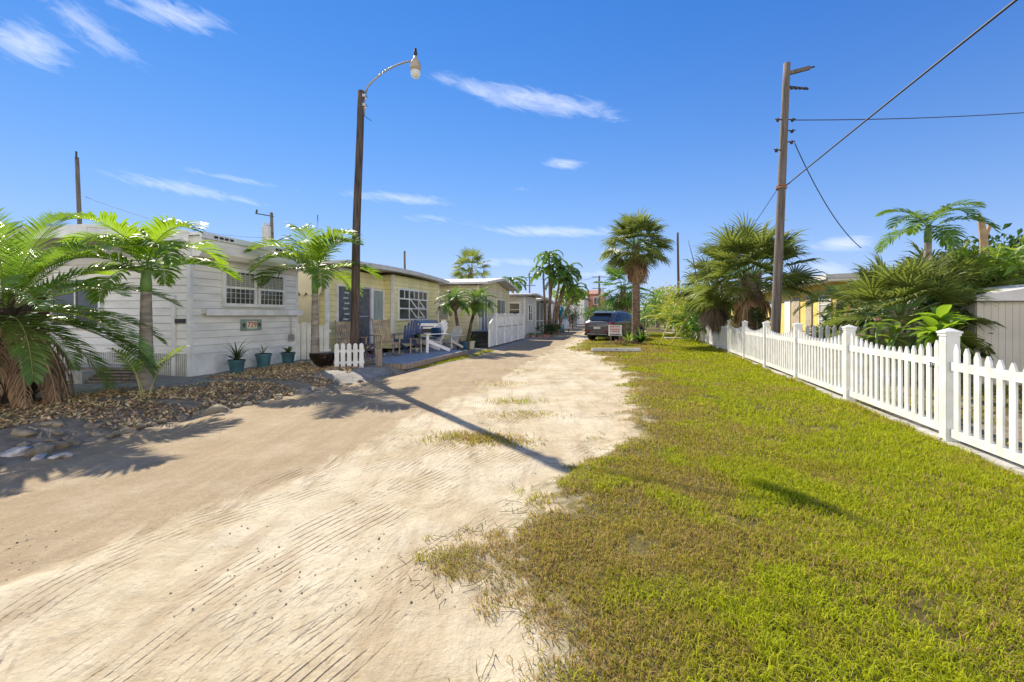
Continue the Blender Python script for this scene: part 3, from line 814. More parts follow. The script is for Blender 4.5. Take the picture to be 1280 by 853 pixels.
# roof box over the window with rounded lower corner
b = MB()
b.prism([(-.3, 2.56), (.22, 2.56), (.30, 2.66), (.30, 2.99), (-.3, 2.99)], 'y', .0, W1+.12)
for zz in (2.70, 2.84): b.box(.30, .308, 0, W1+.12, zz, zz+.012)
b.build('roof_box', 'siding_white', h1)
b = MB(); b.box(.3, .345, -.06, W1+.16, 2.93, 3.05); b.box(-9, .3, -.06, W1+.16, 2.99, 3.05); b.build('roof_edge', 'white_paint', h1)
pieces('vent', 'dark', h1, [(.346, .362, .25+i*.14, .34+i*.14, 2.965, 3.01) for i in range(4)]+[(.346, .362, 2.1+i*.14, 2.2+i*.14, 2.965, 3.01) for i in range(2)])
b = MB(); b.box(.0, .16, .25, W1+.06, 1.36, 1.45); b.box(.15, .17, .25, W1+.06, 1.32, 1.46); b.build('ledge', 'white_paint', h1)
window(h1, '+x', .86, 1.72, 1.60, 2.33, 0.02, 1, [.5], fw=.075, mw=.05, blind=.52, label='left window of the pair with white bars')
window(h1, '+x', 1.92, 2.74, 1.60, 2.33, 0.02, 1, [.5], fw=.075, mw=.05, blind=.52, label='right window of the pair with white bars')
b = MB()
for (a0, a1) in ((.86, 1.72), (1.92, 2.74)):
    for i in range(1, 6): fbox(b, '+x', a0+(a1-a0)*i/6-.006, a0+(a1-a0)*i/6+.006, 1.60, 2.33, .03, .042, .02)
    for i in range(1, 4): fbox(b, '+x', a0, a1, 1.60+i*.12, 1.61+i*.12, .03, .042, .02)
b.build('window_grille', 'siding_grey', h1)
b = MB(); fbox(b, '-y', -.33, -.09, 1.16, 1.25, .0, .03, -.02); b.build('wall_vent', 'dark', h1)
b = MB(); b.box(.03, .12, 2.98, 3.12, .62, .80); b.tube([(.07, 3.05, .8), (.07, 3.05, 1.35)], .015, 6); b.build('meter_box', 'metal', h1)
b = MB(); b.bar((-1.5, -.04, .98), (-.95, -.04, .72), .05, .03); b.build('wall_rail', 'white_paint', h1)
# awning over the near side
b = MB(); b.prism([(0, -.02), (-1.3, -.92), (-9, -.92), (-9, -.02)], 'z', 2.86, 2.93); b.build('awning', 'soffit', h1)
b = MB(); b.bar((.02, -.05, 2.97), (-1.32, -.97, 2.97), .05, .24); b.bar((-1.32, -.97, 2.97), (-9, -.97, 2.97), .05, .24)
b.bar((.02, -.075, 3.05), (-1.32, -.995, 3.05), .04, .05); b.build('awning_edge', 'white_paint', h1)
window(h1, '-y', -3.6, -2.3, 1.1, 2.1, -.02, 2, 1, label='shaded side window behind the palms')
b = MB(); b.box(-3.3, -1.0, -1.3, -.1, 0, .28)
b.build('side_step', 'concrete', h1)
# number board
s1 = empty('house_number_board', 'green framed board with starfish and red number 729', 'sign', (-6.72, 9.5, .12), -math.atan(.2))
b = MB(); fbox(b, '+x', 1.32, 1.98, .96, 1.22, .0, .022, .026); b.build('board', 'sign_green', s1)
b = MB(); fbox(b, '+x', 1.49, 1.81, 1.0, 1.18, .022, .026, .026); b.build('panel', 'cream_paint', s1)
text('number', '729', .20, 'sign_red', s1, (.056, 1.65, 1.09), (R(90), 0, R(90)), .003, 1.0)
for yy in (1.40, 1.90):
    b = MB(); pts = []
    for i in range(10):
        a = math.pi*i/5+.3; r_ = .075 if i % 2 == 0 else .026
        pts.append((yy+r_*math.sin(a), 1.09+r_*math.cos(a)))
    b.prism(pts, 'x', .0485, .058); b.build('starfish', 'trunk_dark', s1)

# planks and clutter beside the house
b = MB(); rr = random.Random(3)
for i in range(5): b.bar((-8.9+rr.uniform(-.1, .1), 8.5+i*.06, .22+i*.05), (-7.2+rr.uniform(-.1, .2), 8.6+i*.07, .2+i*.05), .18, .035)
tag(b.build('lumber_pile', 'old_wood'), 'weathered planks lying beside the white home behind the palms', 'lumber')

# ---------------------------------------------------------------- yellow house
h2 = empty('yellow_mobile_home', 'pale yellow mobile home with grey deck and awning windows', 'mobile home', (-4.45, 17.0, .2), -math.atan(.215))
b = MB(); lap(b, '+x', .05, 4.6, .0, 2.76, 0, .17); lap(b, '-y', -9, -.05, 0, 2.76, 0, .17); lap(b, '+x', -3.5, 0, 0, 2.72, -.38, .17)
b.box(-9, -.03, .03, 4.6, .0, 2.74); b.box(-9, -.41, -3.45, .03, 0, 2.7); lap(b, '-y', -4.5, -.40, 0, 2.70, -3.48, .17)
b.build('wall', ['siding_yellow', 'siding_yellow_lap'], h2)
pieces('corner_trim', 'white_paint', h2, [(-.06, .035, -.045, .05, 0, 2.76), (-.06, .035, 4.55, 4.63, 0, 2.76), (-.43, -.345, -3.53, -3.42, 0, 2.7)])
roof_slab(h2, -9, .38, -3.7, 5.0, 2.76, .1, .10, 'roof_white')
b = MB()
for i in range(14):
    y0 = -3.7+i*8.7/14; y1 = y0+8.7/14; z0 = 2.76+.10*math.sin(math.pi*i/14); z1 = 2.76+.10*math.sin(math.pi*(i+1)/14)
    b.bar((.40, y0, z0+.04), (.40, y1, z1+.04), .035, .15)
b.build('fascia', 'trim_grey', h2)
f = window(h2, '+x', .42, 3.1, 1.10, 2.22, .02, [1/3, 2/3], [.36, .70], fw=.07, mw=.055, label='wide white awning window, two sashes propped open')
pieces('muntin', 'white_paint', f, [(.05, .07, .42+2.68*i/6-.02, .42+2.68*i/6+.02, 1.885, 2.22) for i in range(1, 6)])
for z1 in (1.50, 1.88):
    b = MB(); y0, y1 = 1.36, 2.16; d = .26
    b.bar((.08, y0, z1), (.08+d, y0, z1-.34), .035); b.bar((.08, y1, z1), (.08+d, y1, z1-.34), .035)
    b.bar((.08+d, y0, z1-.34), (.08+d, y1, z1-.34), .035); b.bar((.08, y0, z1), (.08, y1, z1), .035)
    b.build('open_sash', 'white_paint', f)
# sliding door with patterned side pane, entry door and window in the porch wall
X2 = -.38
d_ = window(h2, '+x', -3.0, -2.1, .45, 2.15, X2+.02, 1, 1, gl='screen', fw=.06, name='side_pane', label='dark pane with a column of pale shapes')
b = MB()
for i in range(8): fbox(b, '+x', -2.7+.06*(i % 2), -2.42+.06*(i % 2), .75+i*.17, .80+i*.17, .0225, .026, X2+.02)
b.build('pane_decoration', 'siding_grey', d_)
d_ = window(h2, '+x', -1.98, -1.1, .25, 2.15, X2+.02, 1, [.5], fr='lilac', gl='screen', fw=.05, name='screen_door')
b = MB(); fbox(b, '+x', -1.2, -1.15, 1.1, 1.22, .06, .1, X2+.02); b.build('handle', 'metal', d_)
pieces('door_post', 'white_paint', h2, [(X2+.02, X2+.12, -1.05, -.95, 0, 2.25), (X2+.02, X2+.10, -2.09, -2.03, 0, 2.25)])
window(h2, '+x', -.88, -.12, .85, 2.12, X2+.02, 1, 1, gl='curtain', fw=.06, name='window', label='single window with pale curtain beside the screen door')
# near-end cream gate wing with scalloped valance
b = MB(); n = 5; poly = [(-1.75, 2.62)]
for i in range(n):
    for k in range(7):
        t = k/6; poly.append((-1.75+(i+t)*.25, 1.95-.13*math.sin(math.pi*t)))
poly.append((-.5, 2.62))
b.prism(poly, 'y', -3.62, -3.585); b.build('valance', 'cream_paint', h2)
b = MB(); poly = [(-.10, 2.70)]
for i in range(4):
    for k in range(7):
        t = k/6; poly.append((-.14, 2.70) if False else (-3.4+(i+t)*.3, 2.66-.10*math.sin(math.pi*t)))
b.prism([(-3.42, 2.74)]+poly[1:]+[(-2.2, 2.74)], 'x', -.30, -.27); b.build('scalloped_trim', 'white_paint', h2)
b = MB(); b.box(-1.45, -.62, -3.56, -3.52, .1, 1.85); b.build('side_door', 'cream_paint', h2)
pieces('door_hinge', 'iron', h2, [(-1.42, -1.30, -3.575, -3.56, 1.5, 1.54)]); pieces('door_handle', 'iron', h2, [(-.72, -.69, -3.60, -3.56, .85, 1.05)])

# grey deck
dk = empty('deck', 'low grey boarded deck in front of the yellow home', 'deck', (-2.8, 11.75, .05), -math.atan(.244))
b = MB()
for i in range(16): b.box(-2.2+i*.142, -2.2+i*.142+.136, (0 if i > 2 else -.2), 4.7+.0*i, .10, .14)
b.build('boards', 'deck', dk)
b = MB(); b.box(-2.2, .07, -.03, 0, .0, .135); b.box(.075, .105, -.03, 4.7, .0, .135); b.build('rim', 'old_wood', dk)
b = MB(); b.box(-1.7, -.35, -.75, -.05, .0, .05)
tag(b.build('paving_slab', 'concrete', loc=(-2.8, 11.75, .05), rz=-math.atan(.244)), 'flat grey paving slab at the near end of the deck', 'paving slab')

# ---------------------------------------------------------------- cream house with stair and porch rail
h3 = empty('cream_mobile_home', 'cream mobile home with gabled end and white porch rail', 'mobile home', (-1.63, 22.1, .08), -math.atan(.23))
b = MB(); lap(b, '+x', .05, 6.3, 0, 2.85, 0, .17); lap(b, '-y', -9, -.05, 0, 2.85, 0, .17); b.box(-9, -.03, .03, 6.3, 0, 2.83)
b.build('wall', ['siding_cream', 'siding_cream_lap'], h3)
pieces('corner_trim', 'cream_paint', h3, [(-.06, .035, -.045, .05, 0, 2.85), (-.06, .035, 6.25, 6.33, 0, 2.85)])
# gable: low pitched roof, ridge along x
b = MB(); b.prism([(-.35, 2.86), (3.15, 3.28), (6.75, 2.86), (6.75, 2.96), (3.15, 3.40), (-.35, 2.96)], 'x', -9, .55); b.build('roof', 'roof_white', h3)
b = MB(); b.prism([(0, 2.82), (6.3, 2.82), (3.15, 3.26)], 'x', -.04, .0); b.build('gable', 'siding_cream', h3)
b = MB(); b.bar((.56, -.35, 2.91), (.56, 3.15, 3.34), .03, .13); b.bar((.56, 3.15, 3.34), (.56, 6.75, 2.91), .03, .13); b.build('fascia', 'trim_grey', h3)
window(h3, '-y', -2.55, -1.55, 1.15, 2.15, -.02, 1, 1, gl='blinds', fr='cream_paint', label='shuttered side window beside the small palms')
dd_ = window(h3, '+x', .35, 1.35, .62, 2.3, .02, [.5], 1, fr='white_paint', gl='glass_blue', fw=.08, mw=.10, name='double_door')
b = MB(); fbox(b, '+x', 1.62, 1.74, 1.75, 2.0, .0, .12, .0); b.build('wall_lamp', 'iron', h3)
window(h3, '+x', 3.3, 5.2, 1.15, 2.2, .02, 2, 1, fr='cream_paint', gl='glass_blue')
st = empty('porch_stair', 'dark steps rising to the cream home door', 'steps', (-1.63, 22.1, .08), -math.atan(.23))
for i in range(4):
    b = MB(); b.box(.08, 1.15, -2.2+i*.28, -1.92+i*.28, 0 if i == 0 else .1, .155*(i+1)); b.build('step', 'black_paint', st)
b = MB(); b.box(.05, 1.15, -1.08, 5.0, .0, .64); b.build('landing', 'deck', st)
pr = empty('porch_railing', 'white panelled porch railing with slotted lower boards', 'railing', (-1.63, 22.1, .08), -math.atan(.23))
b = MB()
b.prism([(-2.35, 0), (5.0, 0), (5.0, .80), (-1.2, .80), (-2.35, .40)], 'x', 1.20, 1.235); b.build('lower_panel', 'white_paint', pr)
b = MB(); b.bar((1.22, -2.35, .98), (1.22, -1.2, 1.40), .06, .07); b.bar((1.22, -1.2, 1.40), (1.22, 5.0, 1.40), .07, .07)
b.bar((1.22, -1.2, .86), (1.22, 5.0, .86), .05, .05); b.build('rail', 'white_paint', pr)
b = MB()
for i in range(43): b.box(1.20, 1.225, -1.15+i*.145, -1.15+i*.145+.055, .86, 1.38)
for i in range(7): b.box(1.20, 1.225, -2.3+i*.155, -2.2+i*.155, .42+i*.05, 1.0+i*.055)
b.build('baluster', 'white_paint', pr)
for yy in (-2.35, -1.2, .35, 1.9, 3.45, 5.0):
    b = MB(); b.box(1.18, 1.27, yy-.05, yy+.05, 0, 1.0 if yy < -2 else 1.46); b.build('post', 'white_paint', pr)
pieces('slot', 'dark', pr, [(1.236, 1.244, yy, yy+.45, .81, .835) for yy in (-.75, -.1, .6, 1.2, 2.2, 2.9, 3.7, 4.4)])

# ---------------------------------------------------------------- further homes on the left
def small_home(name, label, loc, slope, wy, H, m, depth=8, roof='roof_white', over=.35, crown=.12, wins=((.6, 1.8),), side=True, zb=1.1, zt=2.1, cat='mobile home', near_win=None):
    h = empty(name, label, cat, loc, -math.atan(slope))
    b = MB(); lap(b, '+x', .04, wy, 0, H, 0, .2); lap(b, '-y', -depth, -.04, 0, H, 0, .2); b.box(-depth, -.03, .03, wy, 0, H-.02)
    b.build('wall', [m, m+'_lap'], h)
    pieces('corner_trim', 'white_paint', h, [(-.05, .035, -.04, .05, 0, H), (-.05, .035, wy-.05, wy+.03, 0, H)])
    roof_slab(h, -depth, over, -over, wy+over, H, .1, crown, roof)
    for (a, c) in wins: window(h, '+x', a, c, zb, zt, .02, 2, 2, fw=.07)
    if near_win: window(h, '-y', near_win[0], near_win[1], zb-.1, zt+.1, -.02, 1, 3, fw=.07)
    return h
small_home('small_white_home', 'small off white home with dark windows past the porch rail', (.83, 29.5, 0), .233, 3.9, 2.7, 'siding_grey', wins=((1.0, 2.3),), near_win=(-1.0, -.35), over=.5)
h5 = empty('screened_porch_home', 'white home with dark screened porch and white corner posts', 'mobile home', (1.75, 34.3, 0), -math.atan(.24))
b = MB(); b.box(-8, -.3, .1, 7.5, 0, 2.5); b.build('wall', 'siding_grey', h5)
b = MB(); b.box(-.28, -.05, .1, 7.4, .1, 2.4); b.build('porch_screen', 'screen', h5)
for yy in (0.05, 1.8, 3.6, 5.4, 7.3):
    b = MB(); b.box(-.08, .06, yy, yy+.13, 0, 2.45); b.build('porch_post', 'white_paint', h5)
b = MB(); b.box(-.05, .05, .1, 7.4, .95, 1.03); b.box(-.05, .05, .1, 7.4, 0, .18); b.build('porch_rail', 'white_paint', h5)
roof_slab(h5, -8, .4, -.3, 7.8, 2.46, .18, .25, 'roof_white')
small_home('pale_blue_home', 'pale blue home behind the closed teal umbrella', (3.9, 44.5, 0), .25, 7.5, 2.7, 'siding_blue', wins=((1, 2.2), (4, 5.2)))
small_home('distant_white_home', 'plain white home beyond the pale blue home', (6.4, 55, 0), .25, 6.5, 3.1, 'siding_grey', wins=((1, 2.4), (4, 5.2)))
small_home('distant_flat_home', 'low white flat roofed home before the pink building', (9.0, 66, 0), .25, 8, 3.0, 'stucco_white', wins=((1, 2.4), (4, 5.2)), crown=.02)
b = MB()
for i in range(12): b.box(0, .03, i*.17, i*.17+.15, 0, 1.5)
b.box(-.8, 0, 0, 2.04, 0, 1.45)
tag(b.build('grey_enclosure', 'roof_grey', loc=(7.2, 52.0, 0), rz=-.24), 'grey boarded bin enclosure on the left of the road', 'enclosure')
# two storey buildings at the end of the street
def block(name, label, x, y, w, d, H, m, roofm, wins, pitch=1.4, rz=-.25):
    h = empty(name, label, 'building', (x, y, 0), rz)
    b = MB(); b.box(0, w, 0, d, 0, H); b.build('wall', m, h)
    b = MB(); o = .6
    b.add([(-o, -o, H), (w+o, -o, H), (w+o, d+o, H), (-o, d+o, H), (w*.35, d*.5, H+pitch), (w*.65, d*.5, H+pitch), (-o, -o, H-.15), (w+o, -o, H-.15), (w+o, d+o, H-.15), (-o, d+o, H-.15)],
          [(0, 1, 5, 4), (1, 2, 5), (2, 3, 4, 5), (3, 0, 4), (6, 7, 1, 0), (7, 8, 2, 1), (8, 9, 3, 2), (9, 6, 0, 3), (9, 8, 7, 6)])
    b.build('roof', roofm, h)
    for (a, z0, ww, hh) in wins: window(h, '-y', a, a+ww, z0, z0+hh, 0, 2, 1, fw=.12, mw=.06)
    return h
block('pink_building', 'two storey salmon pink building with hipped roof at the street end', 13.2, 90, 4.9, 9, 5.6, 'stucco_pink', 'roof_red', [(.8, 3.6, 1, 1.3), (3, 3.6, 1, 1.3), (1, .8, 1, 1.3)], 1.0)
block('white_building', 'two storey white building left of the pink one', 10.0, 82, 3.0, 8, 4.6, 'stucco_white', 'roof_white', [(.8, 3, 1, 1.1)], .8)
block('far_white_building', 'low bright white building closing the street behind the car', 21.0, 110, 12, 10, 2.6, 'stucco_white', 'roof_white', [(1, .9, 1.4, 1.2), (5, .9, 1.4, 1.2)], .9)
block('tan_roof_house', 'tan roofed house behind the hedge right of the car', 16.8, 48, 7, 8, 3.5, 'stucco_white', 'roof_red', [(1, 1.6, 1.2, 1.2)], .8)

# ---------------------------------------------------------------- yellow stucco house on the right
hy = empty('yellow_stucco_house', 'bright yellow stucco house with flat white eaves behind the picket fences', 'house', (12.6, 17.6, 0), -math.atan(.273))
b = MB(); b.box(0, 9, 0, 11.5, 0, 2.75); b.build('wall', 'stucco_yellow', hy)
b = MB(); b.box(-.55, 9.5, -.6, 12.0, 2.74, 2.84); b.build('soffit', 'white_paint', hy)
b = MB(); b.prism([(-.6, 2.84), (9.6, 2.84), (9.6, 2.92), (4.5, 3.2), (-.6, 2.98)], 'y', -.65, 12.05); b.build('roof', 'roof_white', hy)
b = MB(); b.box(-.63, -.6, -.66, 12.06, 2.80, 3.0); b.build('fascia', 'roof_white', hy)
for (a, c) in ((.6, 1.7), (7.8, 9.2)):
    window(hy, '-x', a, c, .95, 2.2, 0.0, 1, 4, fr='white_paint', gl='blinds', fw=.07)
pieces('shutter', 'soffit', hy, [(-.04, -.004, 4.2, 5.2, .1, 2.3), (-.06, -.004, 2.6, 3.3, .1, 2.3)])
d2 = MB(); fbox(d2, '-x', 5.5, 6.4, .1, 2.2, .004, .05, 0); d2.build('door', 'white_paint', hy)
# long low wing further along
wing = empty('pale_yellow_annex', 'pale yellow annex with low roof behind the thick fan palm', 'house', (14.9, 30.5, 0), -math.atan(.273))
b = MB(); b.box(0, 6, 0, 7, 0, 2.5); b.build('wall', 'stucco_yellow', wing)
b = MB(); b.box(-.5, 6.5, -.5, 7.5, 2.5, 2.72); b.build('roof', 'roof_white', wing)
window(wing, '-x', 1.5, 3.0, .9, 2.0, 0, 2, 2)

# garden shed at the right edge
shd = empty('garden_shed', 'beige metal garden shed at the right edge behind the fence', 'shed', (9.6, 9.4, 0), -.18)
b = MB()
for i in range(24): b.box(.0+i*.125, .0+i*.125+.119, -.008, .0, .05, 1.72)
for i in range(16): b.box(-.008, 0, .02+i*.125, .139+i*.125, .05, 1.72)
b.box(0, 3.0, 0, 2.1, 0, 1.74); b.build('wall', 'shed_metal', shd)
b = MB(); b.prism([(-.1, 1.74), (3.1, 1.74), (3.1, 1.84), (1.5, 2.12), (-.1, 1.84)], 'y', -.14, 2.2); b.build('roof', 'roof_white', shd)
b = MB(); b.box(.9, .93, -.02, -.012, .06, 1.7); b.box(1.9, 1.93, -.02, -.012, .06, 1.7); b.build('door_trim', 'trim_grey', shd)

# ---------------------------------------------------------------- white picket fence
fence = empty('picket_fence', 'white vinyl picket fence with scalloped bays along the lawn', 'fence', (4.776, 4.97, 0), 0)
fd_ = Vector((.273, 1, 0)).normalized(); fn = Vector((-fd_.y, fd_.x, 0))      # fn faces the lawn
BAY = 2.42
def fpost(parent, base, H=1.17, w=.127, m='white_vinyl'):
    a = math.atan2(fd_.y, fd_.x)
    b = MB(); b.box(-w/2, w/2, -w/2, w/2, -.05, H)
    o = bevel(b.build('post', m, parent, loc=base, rz=a), .006, 1)
    c = MB(); k = w/2+.016
    c.box(-k, k, -k, k, H, H+.022)
    c.add([(-k+.01, -k+.01, H+.022), (k-.01, -k+.01, H+.022), (k-.01, k-.01, H+.022), (-k+.01, k-.01, H+.022), (0, 0, H+.058)], [(0, 1, 4), (1, 2, 4), (2, 3, 4), (3, 0, 4)])
    c.box(-w/2-.008, w/2+.008, -w/2-.008, w/2+.008, H-.03, H-.0001)
    c.build('post_cap', m, o)
    return o
def picket(b, c, d, n, z0, z1, w=.075, t=.02):
    h = w/2
    prof = [(-h, z0), (h, z0), (h, z1-.06), (.008, z1), (-.008, z1), (-h, z1-.06)]
    vs = [tuple(c+d*p+n*q+Vector((0, 0, zz))) for q in (-t/2, t/2) for (p, zz) in prof]
    k = len(prof)
    b.add(vs, [tuple(range(k))[::-1], tuple(range(k, 2*k))]+[(i, (i+1) % k, (i+1) % k+k, i+k) for i in range(k)])
def fpanel(parent, a, bay, d, n, m='white_vinyl', hi=1.13, dip=.16, count=15, zoff=0, z0=.10):
    b = MB()
    for i in range(count):
        t = (i+.5)/count
        s = .09+t*(bay-.18)
        picket(b, Vector(a)+d*s+n*.022, d, n, z0+.0+zoff, hi+zoff-dip*math.sin(math.pi*t)**.8)
    for zz in (.14, .86):
        p0 = Vector(a)+d*.06+Vector((0, 0, zz+zoff)); p1 = Vector(a)+d*(bay-.06)+Vector((0, 0, zz+zoff))
        b.bar(p0+n*.002 if zz < 0 else p0, p1, .07 if False else .062, .09)
    return b.build('picket_panel', m, parent)
origin = Vector((0, 0, 0))
for i in range(-2, 17):
    p = fd_*(BAY*i); w_ = p+Vector((4.776, 4.97, 0)); z = gh(w_.x-.05, w_.y)
    fpost(fence, (p.x, p.y, z+.02))
    if i < 16: fpanel(fence, Vector((p.x, p.y, z)), BAY, fd_, fn)
text('fence_number', '731', .085, 'sign_black', fence, tuple(fd_*.235+fn*.034+Vector((0, 0, .875))), (R(90), 0, math.atan2(-fd_.y, -fd_.x)), .002, .8)
b = MB()
for i in range(-2, 16):
    for k in range(5):
        p = Vector((4.776, 4.97, 0))+fd_*(BAY*(i+k/5))+fn*.02; q = p+fd_*(BAY/5-.02)
        z = gh(p.x, p.y)
        b.bar(p+Vector((0, 0, z+.012)), q+Vector((0, 0, z+.012)), .13, .06)
tag(b.build('fence_kerb', 'concrete'), 'rough concrete strip at the foot of the white fence', 'kerb')
# inner grey fence running across the yard
inner = empty('inner_picket_fence', 'weathered grey picket fence running across the yard behind the white one', 'fence', (6.35, 10.55, 0), 0)
di = Vector((1, -.24, 0)).normalized(); ni = Vector((-di.y, di.x, 0))*-1
M['fence_grey'] = mat('fence_grey', (.42, .41, .40), .6, .12)
for k in range(2): fpanel(inner, Vector((0, 0, 0))+di*(1.28*k), 1.28, di, ni, 'fence_grey', 1.22, .0, 8)
fpost(inner, tuple(di*2.6), 1.26, .14, 'fence_grey'); fpost(inner, tuple(di*1.28), 1.16, .1, 'fence_grey')

# small picket fence by the lamp pole and gate at the first home
sf = empty('low_picket_fence', 'low off white rounded picket fence at the lamp pole foot', 'fence', (-4.3, 11.0, .14), 0)
d = Vector((1, .35, 0)).normalized(); n = Vector((d.y, -d.x, 0)); b = MB()
for i in range(5):
    c = d*(i*.142+.06); h = .05
    prof = [(-h, 0), (h, 0)]+[(h*math.cos(a), .56+h*math.sin(a)*1.2) for a in [k*math.pi/6 for k in range(7)]]
    k = len(prof); vs = [tuple(c+d*p+n*q+Vector((0, 0, z))) for q in (0, .02) for (p, z) in prof]
    b.add(vs, [tuple(range(k)), tuple(range(2*k-1, k-1, -1))]+[(j, j+k, (j+1) % k+k, (j+1) % k) for j in range(k)])
b.build('picket', 'white_paint', sf)
b = MB(); b.bar(Vector((0, 0, .15))-n*.012, d*.7+Vector((0, 0, .15))-n*.012, .02, .06); b.bar(Vector((0, 0, .43))-n*.012, d*.7+Vector((0, 0, .43))-n*.012, .02, .06); b.build('rail', 'white_paint', sf)
gt = empty('garden_gate', 'tall white boarded gate between the two nearest homes', 'gate', (-6.0, 12.75, .15), 0)
d = Vector((1, .3, 0)).normalized(); b = MB()
for i in range(6): b.bar(d*(i*.15)+Vector((0, 0, .05)), d*(i*.15)+Vector((0, 0, 1.05+.05*math.sin(i*1.3))), .135, .02, up=(0, 1, 0))
b.build('board', 'white_paint', gt)
b = MB()
for zz in (.3, .85): b.bar(Vector((-.05, .03, zz)), d*.85+Vector((0, .03, zz)), .03, .07)
b.build('rail', 'white_paint', gt)
b = MB(); b.box(.52, .55, .08, .12, .5, .66); b.build('latch', 'iron', gt)
b = MB(); b.box(-.06, .1, -.08, .08, 0, .5)
tag(b.build('timber_post_block', 'old_wood', loc=(-3.42, 11.62, .1), rz=.3), 'short weathered timber block right of the low picket fence', 'timber block')
# ---------------------------------------------------------------- poles and wires
lp = empty('street_lamp', 'wooden street lamp pole with curved arm over the road', 'street lamp', (-3.98, 11.38, .1))
lean = Vector((-.24+.0, 0, 0))
LT = Vector((.20, 0, 6.95))
b = MB(); pts = []; rad = []
for i in range(15):
    t = i/14; pts.append((LT.x*t+.012*math.sin(t*9), .01*math.sin(t*7), LT.z*t-.3*(1-t))); rad.append(.115-.032*t)
b.tube(pts, rad, 12); b.build('pole', 'pole_wood', lp, smooth=True)
b = MB()
A0 = LT+Vector((.11, -.02, -.12)); A1 = Vector((1.63, -.3, 7.55))
pts = [A0]
for i in range(1, 11):
    t = i/10; pts.append(Vector((A0.x+(A1.x-A0.x)*t-.06, A0.y+(A1.y-A0.y)*t, A0.z+(A1.z-A0.z)*(t**.62)*1.0+.10*math.sin(math.pi*t))))
b.tube(pts, .025, 8); b.tube([A0+Vector((-.02, 0, -.5)), A0+Vector((-.02, 0, .05))], .02, 6); b.build('arm', 'metal', lp, smooth=True)
b = MB(); b.box(LT.x+.06, LT.x+.14, -.07, .07, 6.55, 6.62); b.box(LT.x+.06, LT.x+.14, -.07, .07, 6.78, 6.85); b.build('bracket', 'metal', lp)
E = pts[-1]
b = MB(); b.lathe((E.x+.06, E.y, E.z-.14), [(.09, -.12), (.125, -.10), (.13, .0), (.115, .08), (.05, .18), (.042, .24)], 20); b.build('lamp_shade', 'lamp_shade', lp, smooth=True)
b = MB(); b.lathe((E.x+.06, E.y, E.z-.14), [(.01, -.30), (.07, -.285), (.11, -.23), (.12, -.17), (.115, -.121)], 20); b.build('lamp_glass', 'lamp_glass', lp, smooth=True)
b = MB(); b.lathe((E.x+.06, E.y, E.z-.14), [(.04, .24), (.045, .34), (.03, .36), (.035, .42), (.01, .44)], 12); b.build('photocell', 'dark', lp, smooth=True)
b = MB(); b.tube([(LT.x+.1, -.1, 6.3), (LT.x+.3, -.12, 6.15)], .008, 5); b.build('hook', 'iron', lp)

def pole(name, label, x, y, H, lx, r0=.13, r1=.1, m='pole_grey', z0=-.1, group=None):
    o = empty(name, label, 'utility pole', (x, y, 0), 0, group)
    b = MB(); pts = []; rad = []
    for i in range(13):
        t = i/12; pts.append((lx*t, 0, z0+(H-z0)*t)); rad.append(r0+(r1-r0)*t)
    b.tube(pts, rad, 12); b.build('pole', m, o, smooth=True)
    return o
up = pole('utility_pole', 'tall leaning wooden utility pole behind the white fence', 7.07, 12.3, 8.25, .36, .125, .085)
def on(z): return .36*z/8.25
b = MB(); b.bar((on(8.1)+.05, 0, 7.98), (on(8.1)+.62, 0, 8.13), .09, .09); b.build('top_arm', 'pole_grey', up)
b = MB(); b.tube([(on(7.6)+.08, 0, 7.62), (on(7.6)+.6, 0, 7.56)], .03, 8); b.tube([(on(8.1)+.6, 0, 8.12), (on(8.1)+.75, 0, 8.16)], .022, 6)
for i in range(4): b.lathe((on(7.6)+.16+i*.12, 0, 7.575), [(.02, -.03), (.048, -.02), (.048, .02), (.02, .03)], 8)
b.build('insulator', 'iron', up)
for zz, s in ((6.72, 1), (6.72, -1), (6.42, 1), (6.12, 1), (5.9, -1)):
    b = MB(); x0 = on(zz); b.tube([(x0+s*.08, -.02, zz), (x0+s*.28, -.04, zz+.01)], .016, 6); b.lathe((x0+s*.2, -.03, zz-.02), [(.03, -.04), (.048, 0), (.03, .05)], 8); b.build('spool_bracket', 'iron', up)
b = MB(); b.tube([(on(4.8)-.15, -.13, 4.95), (on(4.8), -.15, 4.9), (on(4.8)+.15, -.13, 4.98)], .02, 6); b.tube([(on(4.8), 0, 4.86), (on(4.8), 0, 4.94)], .14, 12); b.build('cable_clamp', 'ceramic', up)

def wire(name, label, a, c, sag, r=.012, n=24, m='cable'):
    a, c = Vector(a), Vector(c); b = MB(); pts = []
    for i in range(n+1):
        t = i/n; p = a.lerp(c, t); p.z -= sag*4*t*(1-t); pts.append(p)
    b.tube(pts, r, 5)
    return tag(b.build(name, m, smooth=True), label, 'overhead wire')
pb = Vector((7.07, 12.3, 0))
wire('overhead_cable', 'thick dark cable rising from the pole to the upper right corner', pb+Vector((on(4.9)+.1, -.1, 4.95)), (spot(1390, 4.0), 4.0, high(-95, 4.0)), -.02, .016)
wire('twisted_service_wire', 'nearly level twisted wire from the pole to the right edge', pb+Vector((on(6.7)+.25, 0, 6.72)), (spot(1400, 14.0), 14.0, high(131, 14.0)), .12, .013)
wire('upper_service_wire', 'short slack wire drooping from the pole to the shrubs', pb+Vector((on(6.1)+.3, 0, 6.1)), (11.2, 14.6, 3.6), .35, .013)
wire('guy_wire', 'thin wire running down left from the pole to the fan palm', pb+Vector((on(4.9)-.1, -.05, 4.9)), (spot(915, 17.5), 17.5, high(318, 17.5)), .05, .009)

